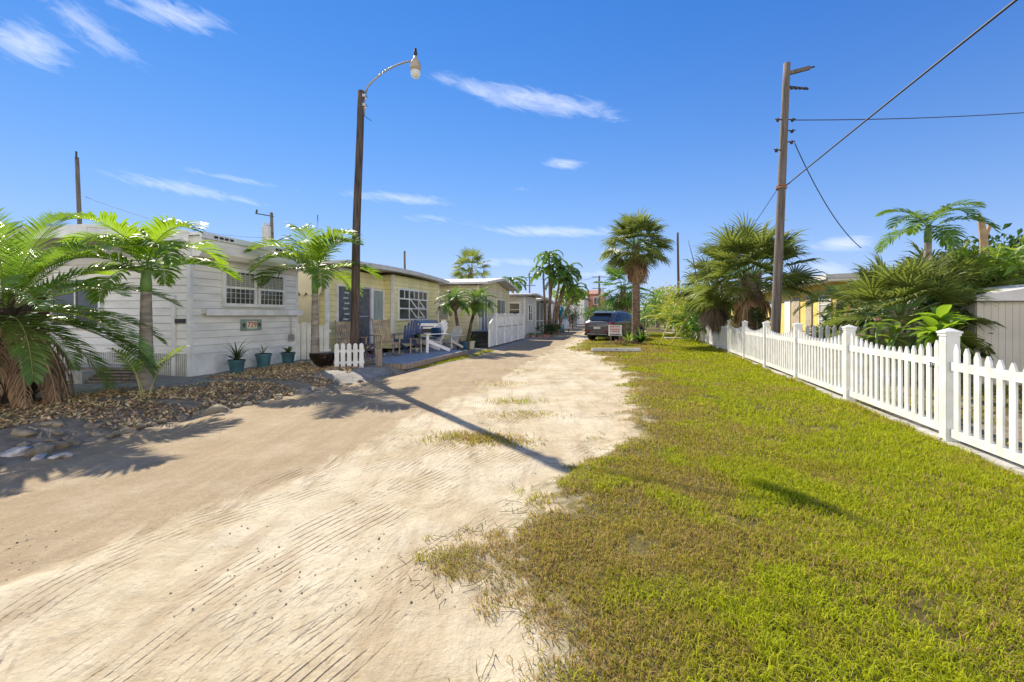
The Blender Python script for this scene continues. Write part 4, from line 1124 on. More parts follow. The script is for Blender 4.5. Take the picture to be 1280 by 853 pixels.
p2 = pole('far_left_pole', 'bare wooden pole standing behind the left palms', spot(106, 20), 20, high(197, 20), -.35, .10, .075)
b = MB(); b.tube([(-.33, -.05, high(197, 20)-.1), (-.33, -.05, high(190, 20))], .04, 6); b.build('pole_cap', 'iron', p2)
wire('left_back_wire', 'thin wire behind the first home from the bare pole', (spot(106, 20), 20, high(246, 20)), (spot(338, 30), 30, high(297, 30)), .5, .01)
p3 = pole('transformer_pole', 'wooden pole with a transformer can above the first home', spot(344, 30), 30, high(266, 30), -.25, .13, .09)
zt = high(285, 30)
b = MB(); b.lathe((-.5, -.1, zt-.45), [(.01, -.5), (.26, -.5), (.28, -.3), (.28, .45), (.24, .55), (.05, .58)], 16)
for k in range(3): b.lathe((-.65+k*.16, -.1, zt+.13), [(.04, 0), (.06, .08), (.03, .2)], 8)
b.build('transformer', 'trim_grey', p3, smooth=True)
b = MB(); b.bar((-1.3, 0, zt+.95), (-.12, 0, zt+.75), .06); b.bar((-1.25, 0, zt+.95), (-1.2, 0, zt+1.2), .08); b.bar((-.6, -.05, zt-.4), (-.1, -.05, zt-.4), .08); b.bar((0, 0, zt-.9), (1.1, -.05, zt-.5), .05); b.build('crossarm', 'iron', p3)
p4 = pole('thin_mast', 'thin pale mast rising behind the middle left palm', spot(394, 28), 28, high(269, 28), .15, .05, .03, 'metal')
pole('short_back_pole', 'bare pole standing behind the yellow mobile home', spot(507, 42), 42, high(314, 42), -.1, .13, .09)
def cross_pole(name, label, x, y, H, arms, r=.14):
    o = pole(name, label, x, y, H, 0, r, r*.75)
    b = MB()
    for (dz, w) in arms: b.box(-w, w, -.06, .06, H-dz-.05, H-dz+.05)
    b.build('crossarm', 'iron', o); return o
cross_pole('far_crossarm_pole', 'distant pole with crossarms left of the ringed palms', spot(662, 75), 75, high(345, 75), ((.3, 1.4), (1.6, 1.0)))
c5 = cross_pole('street_end_pole', 'distant pole with crossarms at the end of the street', spot(749, 80), 80, high(345, 80), ((.2, 1.3), (1.2, 1.0), (2.2, 1.2)), .22)
b = MB(); b.lathe((.45, -.1, high(345, 80)-2.6), [(.05, -.5), (.3, -.5), (.3, .4), (.05, .5)], 10); b.build('transformer', 'metal', c5)
pole('hedge_pole', 'tall thin dark pole between the two big fan palms', spot(849, 45), 45, high(291, 45), -.15, .14, .1, 'pole_wood')
wire('street_end_wire', 'faint wire between the two distant crossarm poles', (spot(662, 75), 75, high(346, 75)), (spot(749, 80), 80, high(346, 80)), .8, .02)

# leaning yellow stakes on the lawn
for (x0, x1, dy, lab) in ((6.0, 7.05, .1, 'left leaning yellow bamboo stake on the lawn by the hedge'), (6.4, 7.85, .1, 'right leaning yellow bamboo stake on the lawn by the hedge')):
    b = MB(); z0 = gh(x0, 18.75)
    H = 2.35 if x1 < 7.5 else 2.2
    b.tube([(x0+(x1-x0)*t, 18.75+dy*t, z0+H*t+.0) for t in (0, .25, .5, .75, 1)], [.028, .026, .024, .022, .02], 8)
    tag(b.build('bamboo_stake', 'yellow_pole', smooth=True), lab, 'stake')

# parking stop
ps = empty('wheel_stop', 'pale concrete wheel stop with small black number on the lawn', 'wheel stop', (3.97, 17.35, gh(3.9, 17.3)+.03), 0)
b = MB(); b.prism([(-.09, 0), (.09, 0), (.06, .12), (-.06, .12)], 'x', -.93, .93); bevel(b.build('block', 'concrete_pale', ps), .012)
text('number', '781', .11, 'sign_black', ps, (0, -.078, .062), (R(76), 0, 0), .002)
# small notice on the lawn in front of the car
sg = empty('lawn_sign', 'small white notice with red and black lines before the car', 'sign', (spot(769, 21.5), 21.5, .0), 0)
b = MB(); b.box(-.31, .31, -.012, .012, .47, .97); b.build('board', 'white_paint', sg)
b = MB(); b.tube([(-.2, .03, 0), (-.2, .03, .9)], .012, 6); b.tube([(.2, .03, 0), (.2, .03, .9)], .012, 6); b.build('stake', 'metal', sg)
rr = random.Random(2)
for i, (mm, hh) in enumerate((('sign_red', .05), ('sign_red', .035), ('sign_red', .06), ('sign_black', .04), ('sign_red', .03), ('sign_black', .06))):
    b = MB(); z = .91-i*.078; x = -.25
    while x < .22:
        w = rr.uniform(.03, .09); b.box(x, min(x+w, .25), -.0145, -.0122, z-hh/2, z+hh/2); x += w+.018
    b.build('print_line', mm, sg)

# ---------------------------------------------------------------- SUV
def make_suv():
    car = empty('parked_suv', 'grey SUV parked on the grass, rear towards the camera', 'car', (0, 0, 0))
    L, Wd = 4.6, .92
    # stations: x, bottom z, belt z, belt half width, roof z, roof half width, sill half width   (x from rear to front)
    S = [(-2.30, .48, .80, .70, .86, .62, .72), (-2.24, .36, .98, .82, 1.04, .70, .82), (-2.10, .26, 1.04, .88, 1.14, .66, .88), (-1.85, .24, 1.06, .91, 1.36, .62, .91),
         (-1.55, .23, 1.06, .92, 1.53, .60, .92), (-1.1, .22, 1.05, .92, 1.61, .61, .92), (-.5, .22, 1.04, .92, 1.645, .62, .92), (.1, .22, 1.03, .92, 1.63, .62, .92),
         (.6, .22, 1.02, .92, 1.52, .60, .92), (1.05, .22, 1.01, .91, 1.25, .62, .92), (1.3, .23, 1.0, .90, 1.07, .70, .91), (1.75, .25, .95, .87, .99, .62, .90), (2.1, .28, .84, .80, .87, .55, .84), (2.3, .38, .66, .66, .68, .45, .66)]
    def ring(s):
        x, zb, zt, wt, zr, wr, ws = s
        pts = [(0, zb), (ws*.80, zb), (ws*.985, zb+.10), (ws, zb+(zt-zb)*.45), (wt*.985, zt-.06), (wt*.95, zt), (wr+.02, zr-.05), (wr*.8, zr), (0, zr+.012)]
        return pts
    vs = []; rings = [ring(s) for s in S]; n = len(rings[0])
    for s, r_ in zip(S, rings):
        for (yy, zz) in r_: vs.append((s[0], yy, zz))
        for (yy, zz) in r_[-2:0:-1]: vs.append((s[0], -yy, zz))
    m_ = 2*n-2; fs = []
    for i in range(len(S)-1):
        for k in range(m_): fs.append((i*m_+k, i*m_+(k+1) % m_, (i+1)*m_+(k+1) % m_, (i+1)*m_+k))
    fs.append(tuple(range(m_))[::-1]); fs.append(tuple(range((len(S)-1)*m_, len(S)*m_)))
    b = MB(); b.add(vs, fs); body = b.build('body', 'car_paint', car, smooth=True)
    ss = body.modifiers.new('s', 'SUBSURF'); ss.levels = ss.render_levels = 2
    # side glass from belt to roof line on both sides
    def side_pt(x, t, s):
        for a, c in zip(S[:-1], S[1:]):
            if a[0] <= x <= c[0]:
                f = (x-a[0])/(c[0]-a[0]); q = [a[k]+(c[k]-a[k])*f for k in range(7)]
                y0, z0 = q[3]*.95, q[2]; y1, z1 = q[5]+.02, q[4]-.05
                return (x, s*(y0+(y1-y0)*t+.012), z0+(z1-z0)*t)
    for s in (1, -1):
        for (xa, xb) in ((-1.72, -1.2), (-1.12, -.22), (-.14, .78)):
            b = MB(); vs = []; k = 6
            for i in range(k+1):
                x = xa+(xb-xa)*i/k
                top = .90 if xa > -1.5 else .35+.55*i/k
                if xa > -.2: top = .90-.25*max(0, (i/k-.6)/.4)
                vs += [side_pt(x, .10, s), side_pt(x, top, s)]
            b.add(vs, [(2*i, 2*i+2, 2*i+3, 2*i+1) for i in range(k)]); b.build('side_window', 'car_glass', car, smooth=True)
    b = MB(); b.add([(-2.145, -.60, 1.14), (-2.145, .60, 1.14), (-1.66, .50, 1.50), (-1.66, -.50, 1.50)], [(0, 1, 2, 3)])
    b.add([(-2.165, -.60, 1.13), (-2.165, .60, 1.13), (-1.69, .50, 1.52), (-1.69, -.50, 1.52)], [(0, 1, 2, 3)]); b.build('rear_window', 'car_glass', car)
    b = MB(); b.add([(1.22, -.66, 1.12), (1.22, .66, 1.12), (.66, .52, 1.50), (.66, -.52, 1.50)], [(0, 1, 2, 3)]); b.build('windscreen', 'car_glass', car)
    b = MB(); b.prism([(-1.86, 1.52), (-1.45, 1.60), (-1.45, 1.62), (-1.84, 1.56)], 'y', -.55, .55); b.build('spoiler', 'car_paint', car)
    for s in (1, -1):
        b = MB(); b.add([(-2.29, s*.55, .90), (-2.25, s*.80, .92), (-2.02, s*.905, .96), (-2.02, s*.90, 1.04), (-2.22, s*.80, 1.02), (-2.275, s*.55, .97)], [(0, 1, 4, 5), (1, 2, 3, 4)])
        b.build('tail_light', 'red_lens', car)
        b = MB(); b.box(-2.335, -2.26, s*.62-.14, s*.62+.14, .50, .58); b.build('rear_reflector', 'red_lens', car)
        b = MB(); b.prism([(.72, 1.02), (.95, 1.02), (.93, 1.14), (.74, 1.14)], 'y', s*.93, s*1.06); bevel(b.build('mirror', 'car_paint', car), .02)
        b = MB(); b.tube([(-1.4, s*.56, 1.60), (-1.3, s*.57, 1.66), (.1, s*.58, 1.68), (.2, s*.57, 1.62)], .018, 6); b.build('roof_rail', 'metal', car)
        b = MB(); b.box(-1.7, 1.75, s*.90-.03, s*.90+.03, .20, .34); b.build('sill_cladding', 'car_dark', car)
        for x in (-1.40, 1.38):
            b = MB(); k = 20
            vs = []; 
            for i in range(k+1):
                a = math.pi*i/k-.0
                for r_ in (.36, .43): vs.append((x+r_*math.cos(a), s*.928, .36+r_*math.sin(a)))
            b.add(vs, [(2*i, 2*i+1, 2*i+3, 2*i+2) for i in range(k)])
            vs2 = [(v[0], s*.80, v[2]) for v in vs]
            b.add([vs[2*i+1] for i in range(k+1)]+[vs2[2*i+1] for i in range(k+1)], [(i, i+1, i+k+2, i+k+1) for i in range(k)])
            b.build('wheel_arch', 'car_dark', car)
            w = MB(); 
            def yt(pts, rad, mb): mb.tube(pts, rad, 24)
            yt([(x, s*.70, .345), (x, s*.72, .345), (x, s*.92, .345), (x, s*.945, .345)], [.32, .345, .345, .32], w)
            tyre = w.build('tyre', 'tyre', car, smooth=False)
            w = MB(); yt([(x, s*.93, .345), (x, s*.952, .345)], [.235, .225], w)
            for q in range(5):
                a = q*2*math.pi/5
                w.bar((x, s*.958, .345), (x+.21*math.cos(a), s*.958, .345+.21*math.sin(a)), .05, .02)
            w.build('rim', 'rim', tyre)
    b = MB(); b.box(-2.345, -2.2, -.78, .78, .30, .44); bevel(b.build('rear_bumper', 'car_dark', car), .03)
    b = MB(); b.box(-2.352, -2.30, -.60, .60, .36, .41); bevel(b.build('bumper_strip', 'metal', car), .01)
    b = MB(); b.box(-2.325, -2.31, -.20, .20, .66, .78); b.build('licence_plate', 'siding_grey', car)
    b = MB(); b.box(-2.31, -2.295, -.5, .5, .80, .83); b.build('tailgate_strip', 'metal', car)
    b = MB(); b.tube([(-1.2, 0, 1.64), (-1.27, 0, 1.70)], [.04, .008], 8); b.build('antenna', 'car_dark', car)
    return car
suv = make_suv()
suv_az = R(39)       # heading clockwise from +Y
hd = Vector((math.sin(suv_az), math.cos(suv_az), 0))
rear_mid = Vector(((3.96+5.3)/2, (25.3+24.2)/2, 0))
ctr = rear_mid+hd*2.3
suv.location = (ctr.x, ctr.y, .03); suv.rotation_euler = (0, 0, math.atan2(hd.y, hd.x))

# ---------------------------------------------------------------- pots, planter, rocks
def pot(name, label, x, y, r, h, m, z=None):
    z = gh(x, y) if z is None else z
    b = MB(); b.lathe((x, y, z), [(r*.72, 0), (r*.95, h*.85), (r*1.05, h*.86), (r*1.05, h), (r*.92, h), (r*.9, h*.9)], 20)
    b2 = MB(); b2.lathe((x, y, z), [(r*.9, h*.86), (r*.9, h*.91)], 20)
    o = b.build(name, m, smooth=False); tag(o, label, 'plant pot')
    s = b2.build('potting_soil', 'soil', o)
    return (x, y, z+h*.9)
P1 = pot('plant_pot', 'teal pot with large spiky plant left of the three', -6.08, 10.05, .17, .30, 'teal_pot')
P2 = pot('plant_pot', 'teal pot with sparse stems, middle of the three by the wall', -5.98, 10.95, .18, .34, 'teal_pot')
P3 = pot('plant_pot', 'teal pot with leafy succulent, farthest of the three by the wall', -5.78, 11.75, .17, .31, 'teal_pot')
b = MB(); z = gh(-4.62, 11.0)+.0
b.lathe((-4.62, 11.1, z), [(.14, 0), (.24, .10), (.30, .26), (.30, .33), (.32, .35), (.27, .36), (.26, .30)], 24)
o = b.build('bowl_planter', 'glaze', smooth=True); tag(o, 'dark glazed bowl planter beside the palm trunk and low fence', 'planter')
b = MB(); b.lathe((-4.62, 11.1, z), [(.26, .29), (.26, .32)], 20); b.build('potting_soil', 'soil', o)

def rock(name, label, x, y, sx, sy, sz, m, seed, group=None, z=None):
    rr = random.Random(seed); bm = bmesh.new(); bmesh.ops.create_icosphere(bm, subdivisions=3, radius=1)
    off = [Vector((rr.uniform(-1, 1), rr.uniform(-1, 1), rr.uniform(-1, 1))).normalized() for _ in range(9)]
    for v in bm.verts:
        k = 1.0
        for o_ in off:
            dd = v.co.normalized().dot(o_)
            if dd > .5: k -= (dd-.5)*.62
        k += .06*math.sin(v.co.x*9+seed)*math.sin(v.co.y*8)*math.cos(v.co.z*7+seed)
        k += .05*math.sin(v.co.x*17+seed*2)*math.cos(v.co.y*19)+rr.uniform(-.025, .025)
        v.co *= k
        v.co.x *= sx; v.co.y *= sy; v.co.z *= sz
    me = bpy.data.meshes.new(name); bm.to_mesh(me); bm.free(); me.materials.append(M[m])
    for p in me.polygons: p.use_smooth = True
    o = bpy.data.objects.new(name, me); C.objects.link(o)
    o.location = (x, y, (gh(x, y) if z is None else z)+sz*.15); o.rotation_euler = (0, 0, rr.uniform(0, 6))
    return tag(o, label, 'rock', group)
rr = random.Random(8)
# limestone edging along the near bed
for i in range(22):
    t = i/21; yy = 4.75+t*3.55; x = float(road_left(np.array([yy]))[0])-.06+rr.uniform(-.1, .08)
    s = rr.uniform(.06, .13)*(1.2-.4*t)
    rock('edging_rock', 'rough tan limestone in the edging between road and near bed', x, yy, s*1.2, s*.85, s*.6, 'stone', i, 'limestone edging along the near bed')
for i in range(12):
    yy = 4.7+rr.uniform(0, 1.0); x = float(road_left(np.array([yy]))[0])-rr.uniform(.2, .75)
    s = rr.uniform(.06, .13)
    rock('bed_rock', 'mossy tan rock heaped behind the near edging', x, yy, s*1.3, s, s*.5, 'stone', 50+i, 'rocks heaped in the near corner of the bed')
for i, (u, v, s, lab) in enumerate(((22, 546, .15, 'largest pale coral rock at the left edge of the bed'), (48, 549, .09, 'small pale coral rock between two larger ones'), (76, 548, .10, 'flat pale coral rock nearest the fallen fronds'))):
    D = 569*(EYE-.2)/(v-394); rock('coral_rock', lab, spot(u, D), D, s*1.3, s, s*.55, 'coral', 80+i)
D = 569*(EYE-.12)/(484-394); rock('boulder', 'grey boulder at the tip of the far mulch bed', spot(378, D), D, .27, .17, .14, 'rock_grey', 91)
D = 569*(EYE-.12)/(508-394); rock('boulder', 'flat tan boulder at the end of the near mulch bed', spot(272, D), D, .27, .2, .12, 'stone', 92)
for i in range(9):
    yy = 9.2+i*.32; x = float(road_left(np.array([yy]))[0])-.1
    rock('kerb_rock', 'small grey rock edging the far mulch bed', x, yy, .13, .09, .05, 'rock_grey', 120+i, 'grey rocks edging the far mulch bed')

# debris pile under the roadside fan palm
b = MB(); rr = random.Random(14)
for i in range(130):
    a = rr.uniform(0, 6.28); r_ = rr.uniform(0, 1.0)
    x, yy = spot(778, 21.9)+1.15*r_*math.cos(a), 21.8+.5*r_*math.sin(a)
    z = rr.uniform(.02, .28)*(1-r_*.7)
    a2 = rr.uniform(0, 6.28); l_ = rr.uniform(.15, .5)
    b.bar((x, yy, z), (x+l_*math.cos(a2), yy+l_*.4*math.sin(a2), z+rr.uniform(-.05, .12)), rr.uniform(.015, .06), .01)
tag(b.build('frond_debris', 'leaf_dead'), 'heap of cut dead fronds at the foot of the roadside palm', 'debris', kind='stuff')

# concrete stepping strips right of the car
for i, (u, v, w, dpt) in enumerate(((848, 424, 1.6, .9), (843, 418, 1.5, 1.2), (838, 413, 1.6, 1.6), (833, 409.5, 1.8, 2.0))):
    D = 569*EYE/(v-394); b = MB(); z = gh(spot(u, D), D)+.02
    b.box(-w/2, w/2, -dpt/2, dpt/2, -.03, .03)
    tag(b.build('concrete_slab', 'concrete_pale', loc=(spot(u, D), D, z+.02), rz=-.25), ['nearest pale concrete slab on the grass right of the car', 'second pale concrete slab right of the car', 'third pale concrete slab right of the car', 'farthest pale concrete slab right of the car'][i], 'slab')
M['leaf_mid2'] = mat('leaf_mid2', (.10, .19, .02), trans=.45, tcol=(.36, .52, .03), **LEAF)
# ---------------------------------------------------------------- deck furniture
DZ = .192
def face_rz(dx, dy): return math.atan2(dy, dx)
def rocking_chair(label, loc, rz, m='teak', group=None):
    c = empty('rocking_chair', label, 'chair', loc, rz, group)
    b = MB()
    for i in range(7): b.box(-.22+i*.068, -.22+i*.068+.055, -.26, .26, .40, .42)
    b.build('seat', m, c)
    b = MB()
    for i in range(8):
        y = -.22+i*.063; zt = 1.12-.03*abs(i-3.5)**1.2*.5
        b.bar((-.22, y, .42), (-.50, y, zt), .042, .014, up=(1, 0, 0))
    b.bar((-.235, -.26, .46), (-.235, .26, .46), .03, .06); b.bar((-.49, -.28, 1.06), (-.49, .28, 1.06), .03, .09)
    b.bar((-.21, -.27, .38), (-.51, -.27, 1.14), .045, .03, up=(1, 0, 0)); b.bar((-.21, .27, .38), (-.51, .27, 1.14), .045, .03, up=(1, 0, 0)); b.build('backrest', m, c)
    for s in (-1, 1):
        b = MB(); b.bar((-.30, s*.31, .62), (.28, s*.31, .64), .07, .022); b.build('arm', m, c)
        b = MB(); b.bar((.22, s*.29, .05), (.24, s*.29, .63), .04); b.build('leg', m, c)
        b = MB(); b.bar((-.22, s*.29, .06), (-.24, s*.29, .60), .04); b.build('leg', m, c)
        b = MB(); pts = [(-.52+.98*t, s*.29, .02+.22*(t-.52)**2*1.6) for t in [k/10 for k in range(11)]]
        for p, q in zip(pts[:-1], pts[1:]): b.bar(p, q, .03, .04)
        b.build('rocker', m, c)
    b = MB(); b.bar((.22, -.29, .28), (.22, .29, .28), .03); b.bar((.22, -.29, .38), (.22, .29, .38), .02, .05); b.build('stretcher', m, c)
    return c
rocking_chair('weathered wooden rocking chair with tall slatted back, in full view on the deck', (spot(484, 14.0), 14.0, DZ), face_rz(.62, -.75))
rocking_chair('second wooden rocking chair, half hidden behind the lamp pole', (spot(441, 13.6), 13.6, DZ-.05), face_rz(.75, -.6))
def adirondack(name, label, loc, rz, m, sc=1.0):
    c = empty(name, label, 'chair', loc, rz)
    b = MB()
    for i in range(7):
        t = i/6; b.bar((.30-.55*t, -.27, .40-.13*t), (.30-.55*t, .27, .40-.13*t), .075, .02)
    b.build('seat', m, c)
    b = MB()
    for i in range(7):
        k = (i-3)/3; L = .80-.20*k*k
        b.bar((-.20, k*.21, .26), (-.20-L*.42, k*.30, .26+L*.92), .072, .018, up=(1, 0, 0))
    b.bar((-.38, -.27, .62), (-.38, .27, .62), .03, .06); b.build('backrest', m, c)
    for s in (-1, 1):
        b = MB(); b.bar((.32, s*.30, .0), (.30, s*.30, .56), .09, .03, up=(0, 1, 0)); b.build('leg', m, c)
        b = MB(); b.bar((.34, s*.28, .37), (-.55, s*.28, .03), .03, .10); b.build('rear_leg', m, c)
        b = MB(); b.bar((-.42, s*.34, .57), (.40, s*.34, .57), .13, .022); b.build('arm', m, c)
    b = MB(); b.bar((.345, -.28, .33), (.345, .28, .33), .02, .09); b.build('apron', m, c)
    c.scale = (sc, sc, sc)
    return c
wc = adirondack('garden_chair', 'white slatted garden chair with dark blue cushion on the deck', (spot(538, 15.7), 15.7, DZ), face_rz(-.72, -.69), 'white_paint', 1.08)
adirondack('garden_chair', 'lilac blue slatted garden chair between rocker and small table', (spot(509, 15.6), 15.6, DZ), face_rz(-.25, -.95), 'indigo', 1.08)
b = MB(); b.box(-.06, .06, -.25, .25, -.16, .16)
cu = b.build('cushion', 'navy', loc=(spot(545, 15.85), 15.85, DZ+.66), rz=face_rz(-.72, -.69)); bevel(cu, .05, 3); tag(cu, 'dark blue back cushion standing on the white garden chair', 'cushion')
b = MB(); b.box(-.26, .26, -.25, .25, 0, .05)
cu = b.build('seat_cushion', 'navy', loc=(spot(534, 15.6), 15.6, DZ+.44), rz=face_rz(-.72, -.69)); bevel(cu, .02, 2); tag(cu, 'dark blue seat pad lying on the white garden chair', 'cushion')
def small_table(name, label, loc, rz, w, d, h, m, fold=False, cat='table'):
    t = empty(name, label, cat, loc, rz)
    b = MB()
    for i in range(5): b.box(-w/2+i*w/5, -w/2+i*w/5+w/5-.01, -d/2, d/2, h-.02, h)
    b.build('tabletop', m, t)
    if fold:
        for s in (-1, 1):
            b = MB(); b.bar((-w/2+.03, s*d*.42, 0), (w/2-.03, s*d*.42, h-.02), .025); b.bar((w/2-.03, s*d*.42, 0), (-w/2+.03, s*d*.42, h-.02), .025); b.build('leg', m, t)
    else:
        for sx_ in (-1, 1):
            for sy_ in (-1, 1):
                b = MB(); b.box(sx_*(w/2-.04)-.02, sx_*(w/2-.04)+.02, sy_*(d/2-.04)-.02, sy_*(d/2-.04)+.02, 0, h-.02); b.build('leg', m, t)
        b = MB(); b.box(-w/2+.04, w/2-.04, -d/2+.04, d/2-.04, .14, .16); b.build('shelf', m, t)
    return t
small_table('folding_table', 'low dark purple folding table nearer the lamp pole', (spot(457, 13.4), 13.4, DZ-.02), .3, .5, .45, .42, 'purple', True)
small_table('side_table', 'dark purple side table just outside the screen door', (spot(459, 14.6), 14.6, DZ), .2, .55, .5, .62, 'purple', False)
small_table('plant_table', 'small wooden table with plants between the blue and white chairs', (spot(520, 15.2), 15.2, DZ), .2, .42, .42, .48, 'teak')
# grill with rounded lid behind the white chair
gr = empty('barbecue_grill', 'covered grey barbecue behind the white garden chair', 'grill', (spot(533, 17.2), 17.2, DZ), .4)
b = MB(); b.prism([(-.3, .75), (-.28, .95), (-.16, 1.05), (.16, 1.05), (.28, .95), (.3, .75)], 'x', -.38, .38); b.build('lid', 'metal', gr)
b = MB(); b.box(-.38, .38, -.28, .28, .55, .75); b.build('firebox', 'iron', gr)
for sx_ in (-1, 1):
    for sy_ in (-1, 1):
        b = MB(); b.box(sx_*.33-.02, sx_*.33+.02, sy_*.24-.02, sy_*.24+.02, 0, .55); b.build('leg', 'iron', gr)
b = MB(); b.tube([(-.2, -.30, .83), (-.2, -.35, .84), (.2, -.35, .84), (.2, -.30, .83)], .012, 6); b.build('handle', 'metal', gr)
# low grey chair past the white one
adirondack('low_lounge_chair', 'low grey chair with navy pad at the far end of the deck', (spot(563, 17.2), 17.2, DZ), face_rz(-.5, -.85), 'trim_grey', .85)

# teal umbrella and aqua chairs by the pale blue home
u_ = empty('patio_umbrella', 'closed teal umbrella standing before the pale blue home', 'umbrella', (spot(702.5, 40), 40, 0))
b = MB(); b.tube([(0, 0, 0), (0, 0, 2.3)], .025, 8); b.build('pole', 'white_paint', u_)
b = MB(); b.lathe((0, 0, 0), [(.06, .55), (.24, .62), (.27, 1.1), (.2, 1.8), (.04, 2.25)], 10); b.build('canopy', 'teal', u_)
b = MB(); b.lathe((0, 0, 0), [(.25, 0), (.25, .06), (.05, .1)], 14); b.build('base', 'iron', u_)
adirondack('aqua_chair', 'aqua garden chair left of the closed teal umbrella', (spot(697, 38), 38, 0), face_rz(.6, -.8), 'aqua', 1.15)
adirondack('aqua_chair', 'aqua garden chair right of the closed teal umbrella', (spot(708, 38.5), 38.5, 0), face_rz(.1, -.95), 'white_paint', 1.1)['label'] = 'white garden chair right of the closed teal umbrella'

# ---------------------------------------------------------------- plant builders
UP = Vector((0, 0, 1))
def frond(mb, base, az, e0, e1, L, nl, ll, lw, rng, start=.14, vee=.25, droop=.35, rr_=.012, mi_leaf=0, mi_stem=1, sweep=(25, 60), bendp=1.2, sidebend=0.0, rag=0):
    N = 12; p = Vector(base); P_ = [p.copy()]; D_ = []
    for i in range(N):
        t = (i+.5)/N; e = e0+(e1-e0)*t**bendp; a = az+sidebend*t
        d = Vector((math.cos(a)*math.cos(e), math.sin(a)*math.cos(e), math.sin(e)))
        D_.append(d); p = p+d*(L/N); P_.append(p.copy())
    D_.append(D_[-1])
    mb.tube(P_, [rr_*(1-.85*i/N) for i in range(N+1)], 4, mi_stem, False)
    for k in range(nl):
        t = start+(1-start)*(k+.5)/nl
        f = t*N; i = min(int(f), N-1); fr = f-i
        q = P_[i].lerp(P_[i+1], fr); d = D_[i]
        s = Vector((-math.sin(az), math.cos(az), 0)); s = (s-d*s.dot(d)).normalized(); n = d.cross(s)
        if n.z < 0 and abs(d.z) < .95: n = -n
        tt = (t-start)/(1-start)
        env = (math.sin(math.pi*min(1, .18+.80*tt)))**.55
        sw = math.radians(sweep[0]+(sweep[1]-sweep[0])*tt)
        for sg in (-1, 1):
            if rag and rng.random() < rag: continue
            l = ll*env*(rng.uniform(.88, 1.08) if rng.random() > .06 else rng.uniform(.4, .75)); w = lw*(.65+.35*env)
            v = vee+rng.uniform(-.12, .12)
            ld = (s*sg*math.cos(sw)+d*math.sin(sw)+n*v).normalized()
            ld2 = (ld-UP*droop*rng.uniform(.7, 1.3)).normalized(); ld3 = (ld2-UP*droop*rng.uniform(.8, 1.6)).normalized()
            wd = d-ld*d.dot(ld)
            if wd.length < 1e-3: wd = n.copy()
            wd.normalize(); wd = (wd+n*rng.uniform(-.35, .35)).normalized()
            p1 = q+ld*l*.4; p2 = p1+ld2*l*.33; p3 = p2+ld3*l*.27
            mb.add([tuple(q-wd*w*.22), tuple(q+wd*w*.22), tuple(p1+wd*w*.5), tuple(p1-wd*w*.5), tuple(p2+wd*w*.38), tuple(p2-wd*w*.38), tuple(p3)],
                   [(0, 1, 2, 3), (3, 2, 4, 5), (5, 4, 6)], mi_leaf)

def fan(mb, base, az, e, pet, Rf, rng, nseg=26, spread=2.15, droop=.35, mi_leaf=0, mi_stem=1, bend=.5, tipw=1.0):
    h = Vector((math.cos(az), math.sin(az), 0))
    N = 5; p = Vector(base); pts = [p.copy()]; ee = e
    for i in range(N):
        ee = e-bend*(i/N); p = p+(h*math.cos(ee)+UP*math.sin(ee))*(pet/N); pts.append(p.copy())
    mb.tube(pts, [.018]*(N)+[.01], 4, mi_stem, False)
    d = (h*math.cos(ee)+UP*math.sin(ee)).normalized(); s = Vector((-h.y, h.x, 0)); n = d.cross(s)
    roll = rng.uniform(-.5, .5); s2 = s*math.cos(roll)+n*math.sin(roll); n = d.cross(s2); s = s2
    c = pts[-1]; dphi = 2*spread/nseg
    for k in range(nseg):
        ph = -spread+(k+.5)*dphi
        L = Rf*(1-.28*(abs(ph)/spread)**1.5)*rng.uniform(.92, 1.06)
        cc = c+d*(.12*Rf*math.cos(ph*.5))
        dr = (d*math.cos(ph)+s*math.sin(ph)+n*(.22-.1*math.cos(ph))).normalized()
        w = (s*math.cos(ph)-d*math.sin(ph)).normalized()
        w = (w+n*(.55 if k % 2 else -.55)).normalized()
        r1 = L*rng.uniform(.36, .46); hw = r1*math.tan(dphi/2)*1.15
        p1 = cc+dr*r1; d2 = (dr-UP*droop*.6*rng.uniform(.6, 1.3)).normalized(); p2 = p1+d2*L*.33
        d3 = (d2-UP*droop*1.6*rng.uniform(.6, 1.5)).normalized(); p3 = p2+d3*L*.30
        mb.add([tuple(cc-w*.006), tuple(cc+w*.006), tuple(p1+w*hw), tuple(p1-w*hw), tuple(p2+w*hw*.6), tuple(p2-w*hw*.6), tuple(p3)],
               [(0, 1, 2, 3), (3, 2, 4, 5), (5, 4, 6)], mi_leaf)

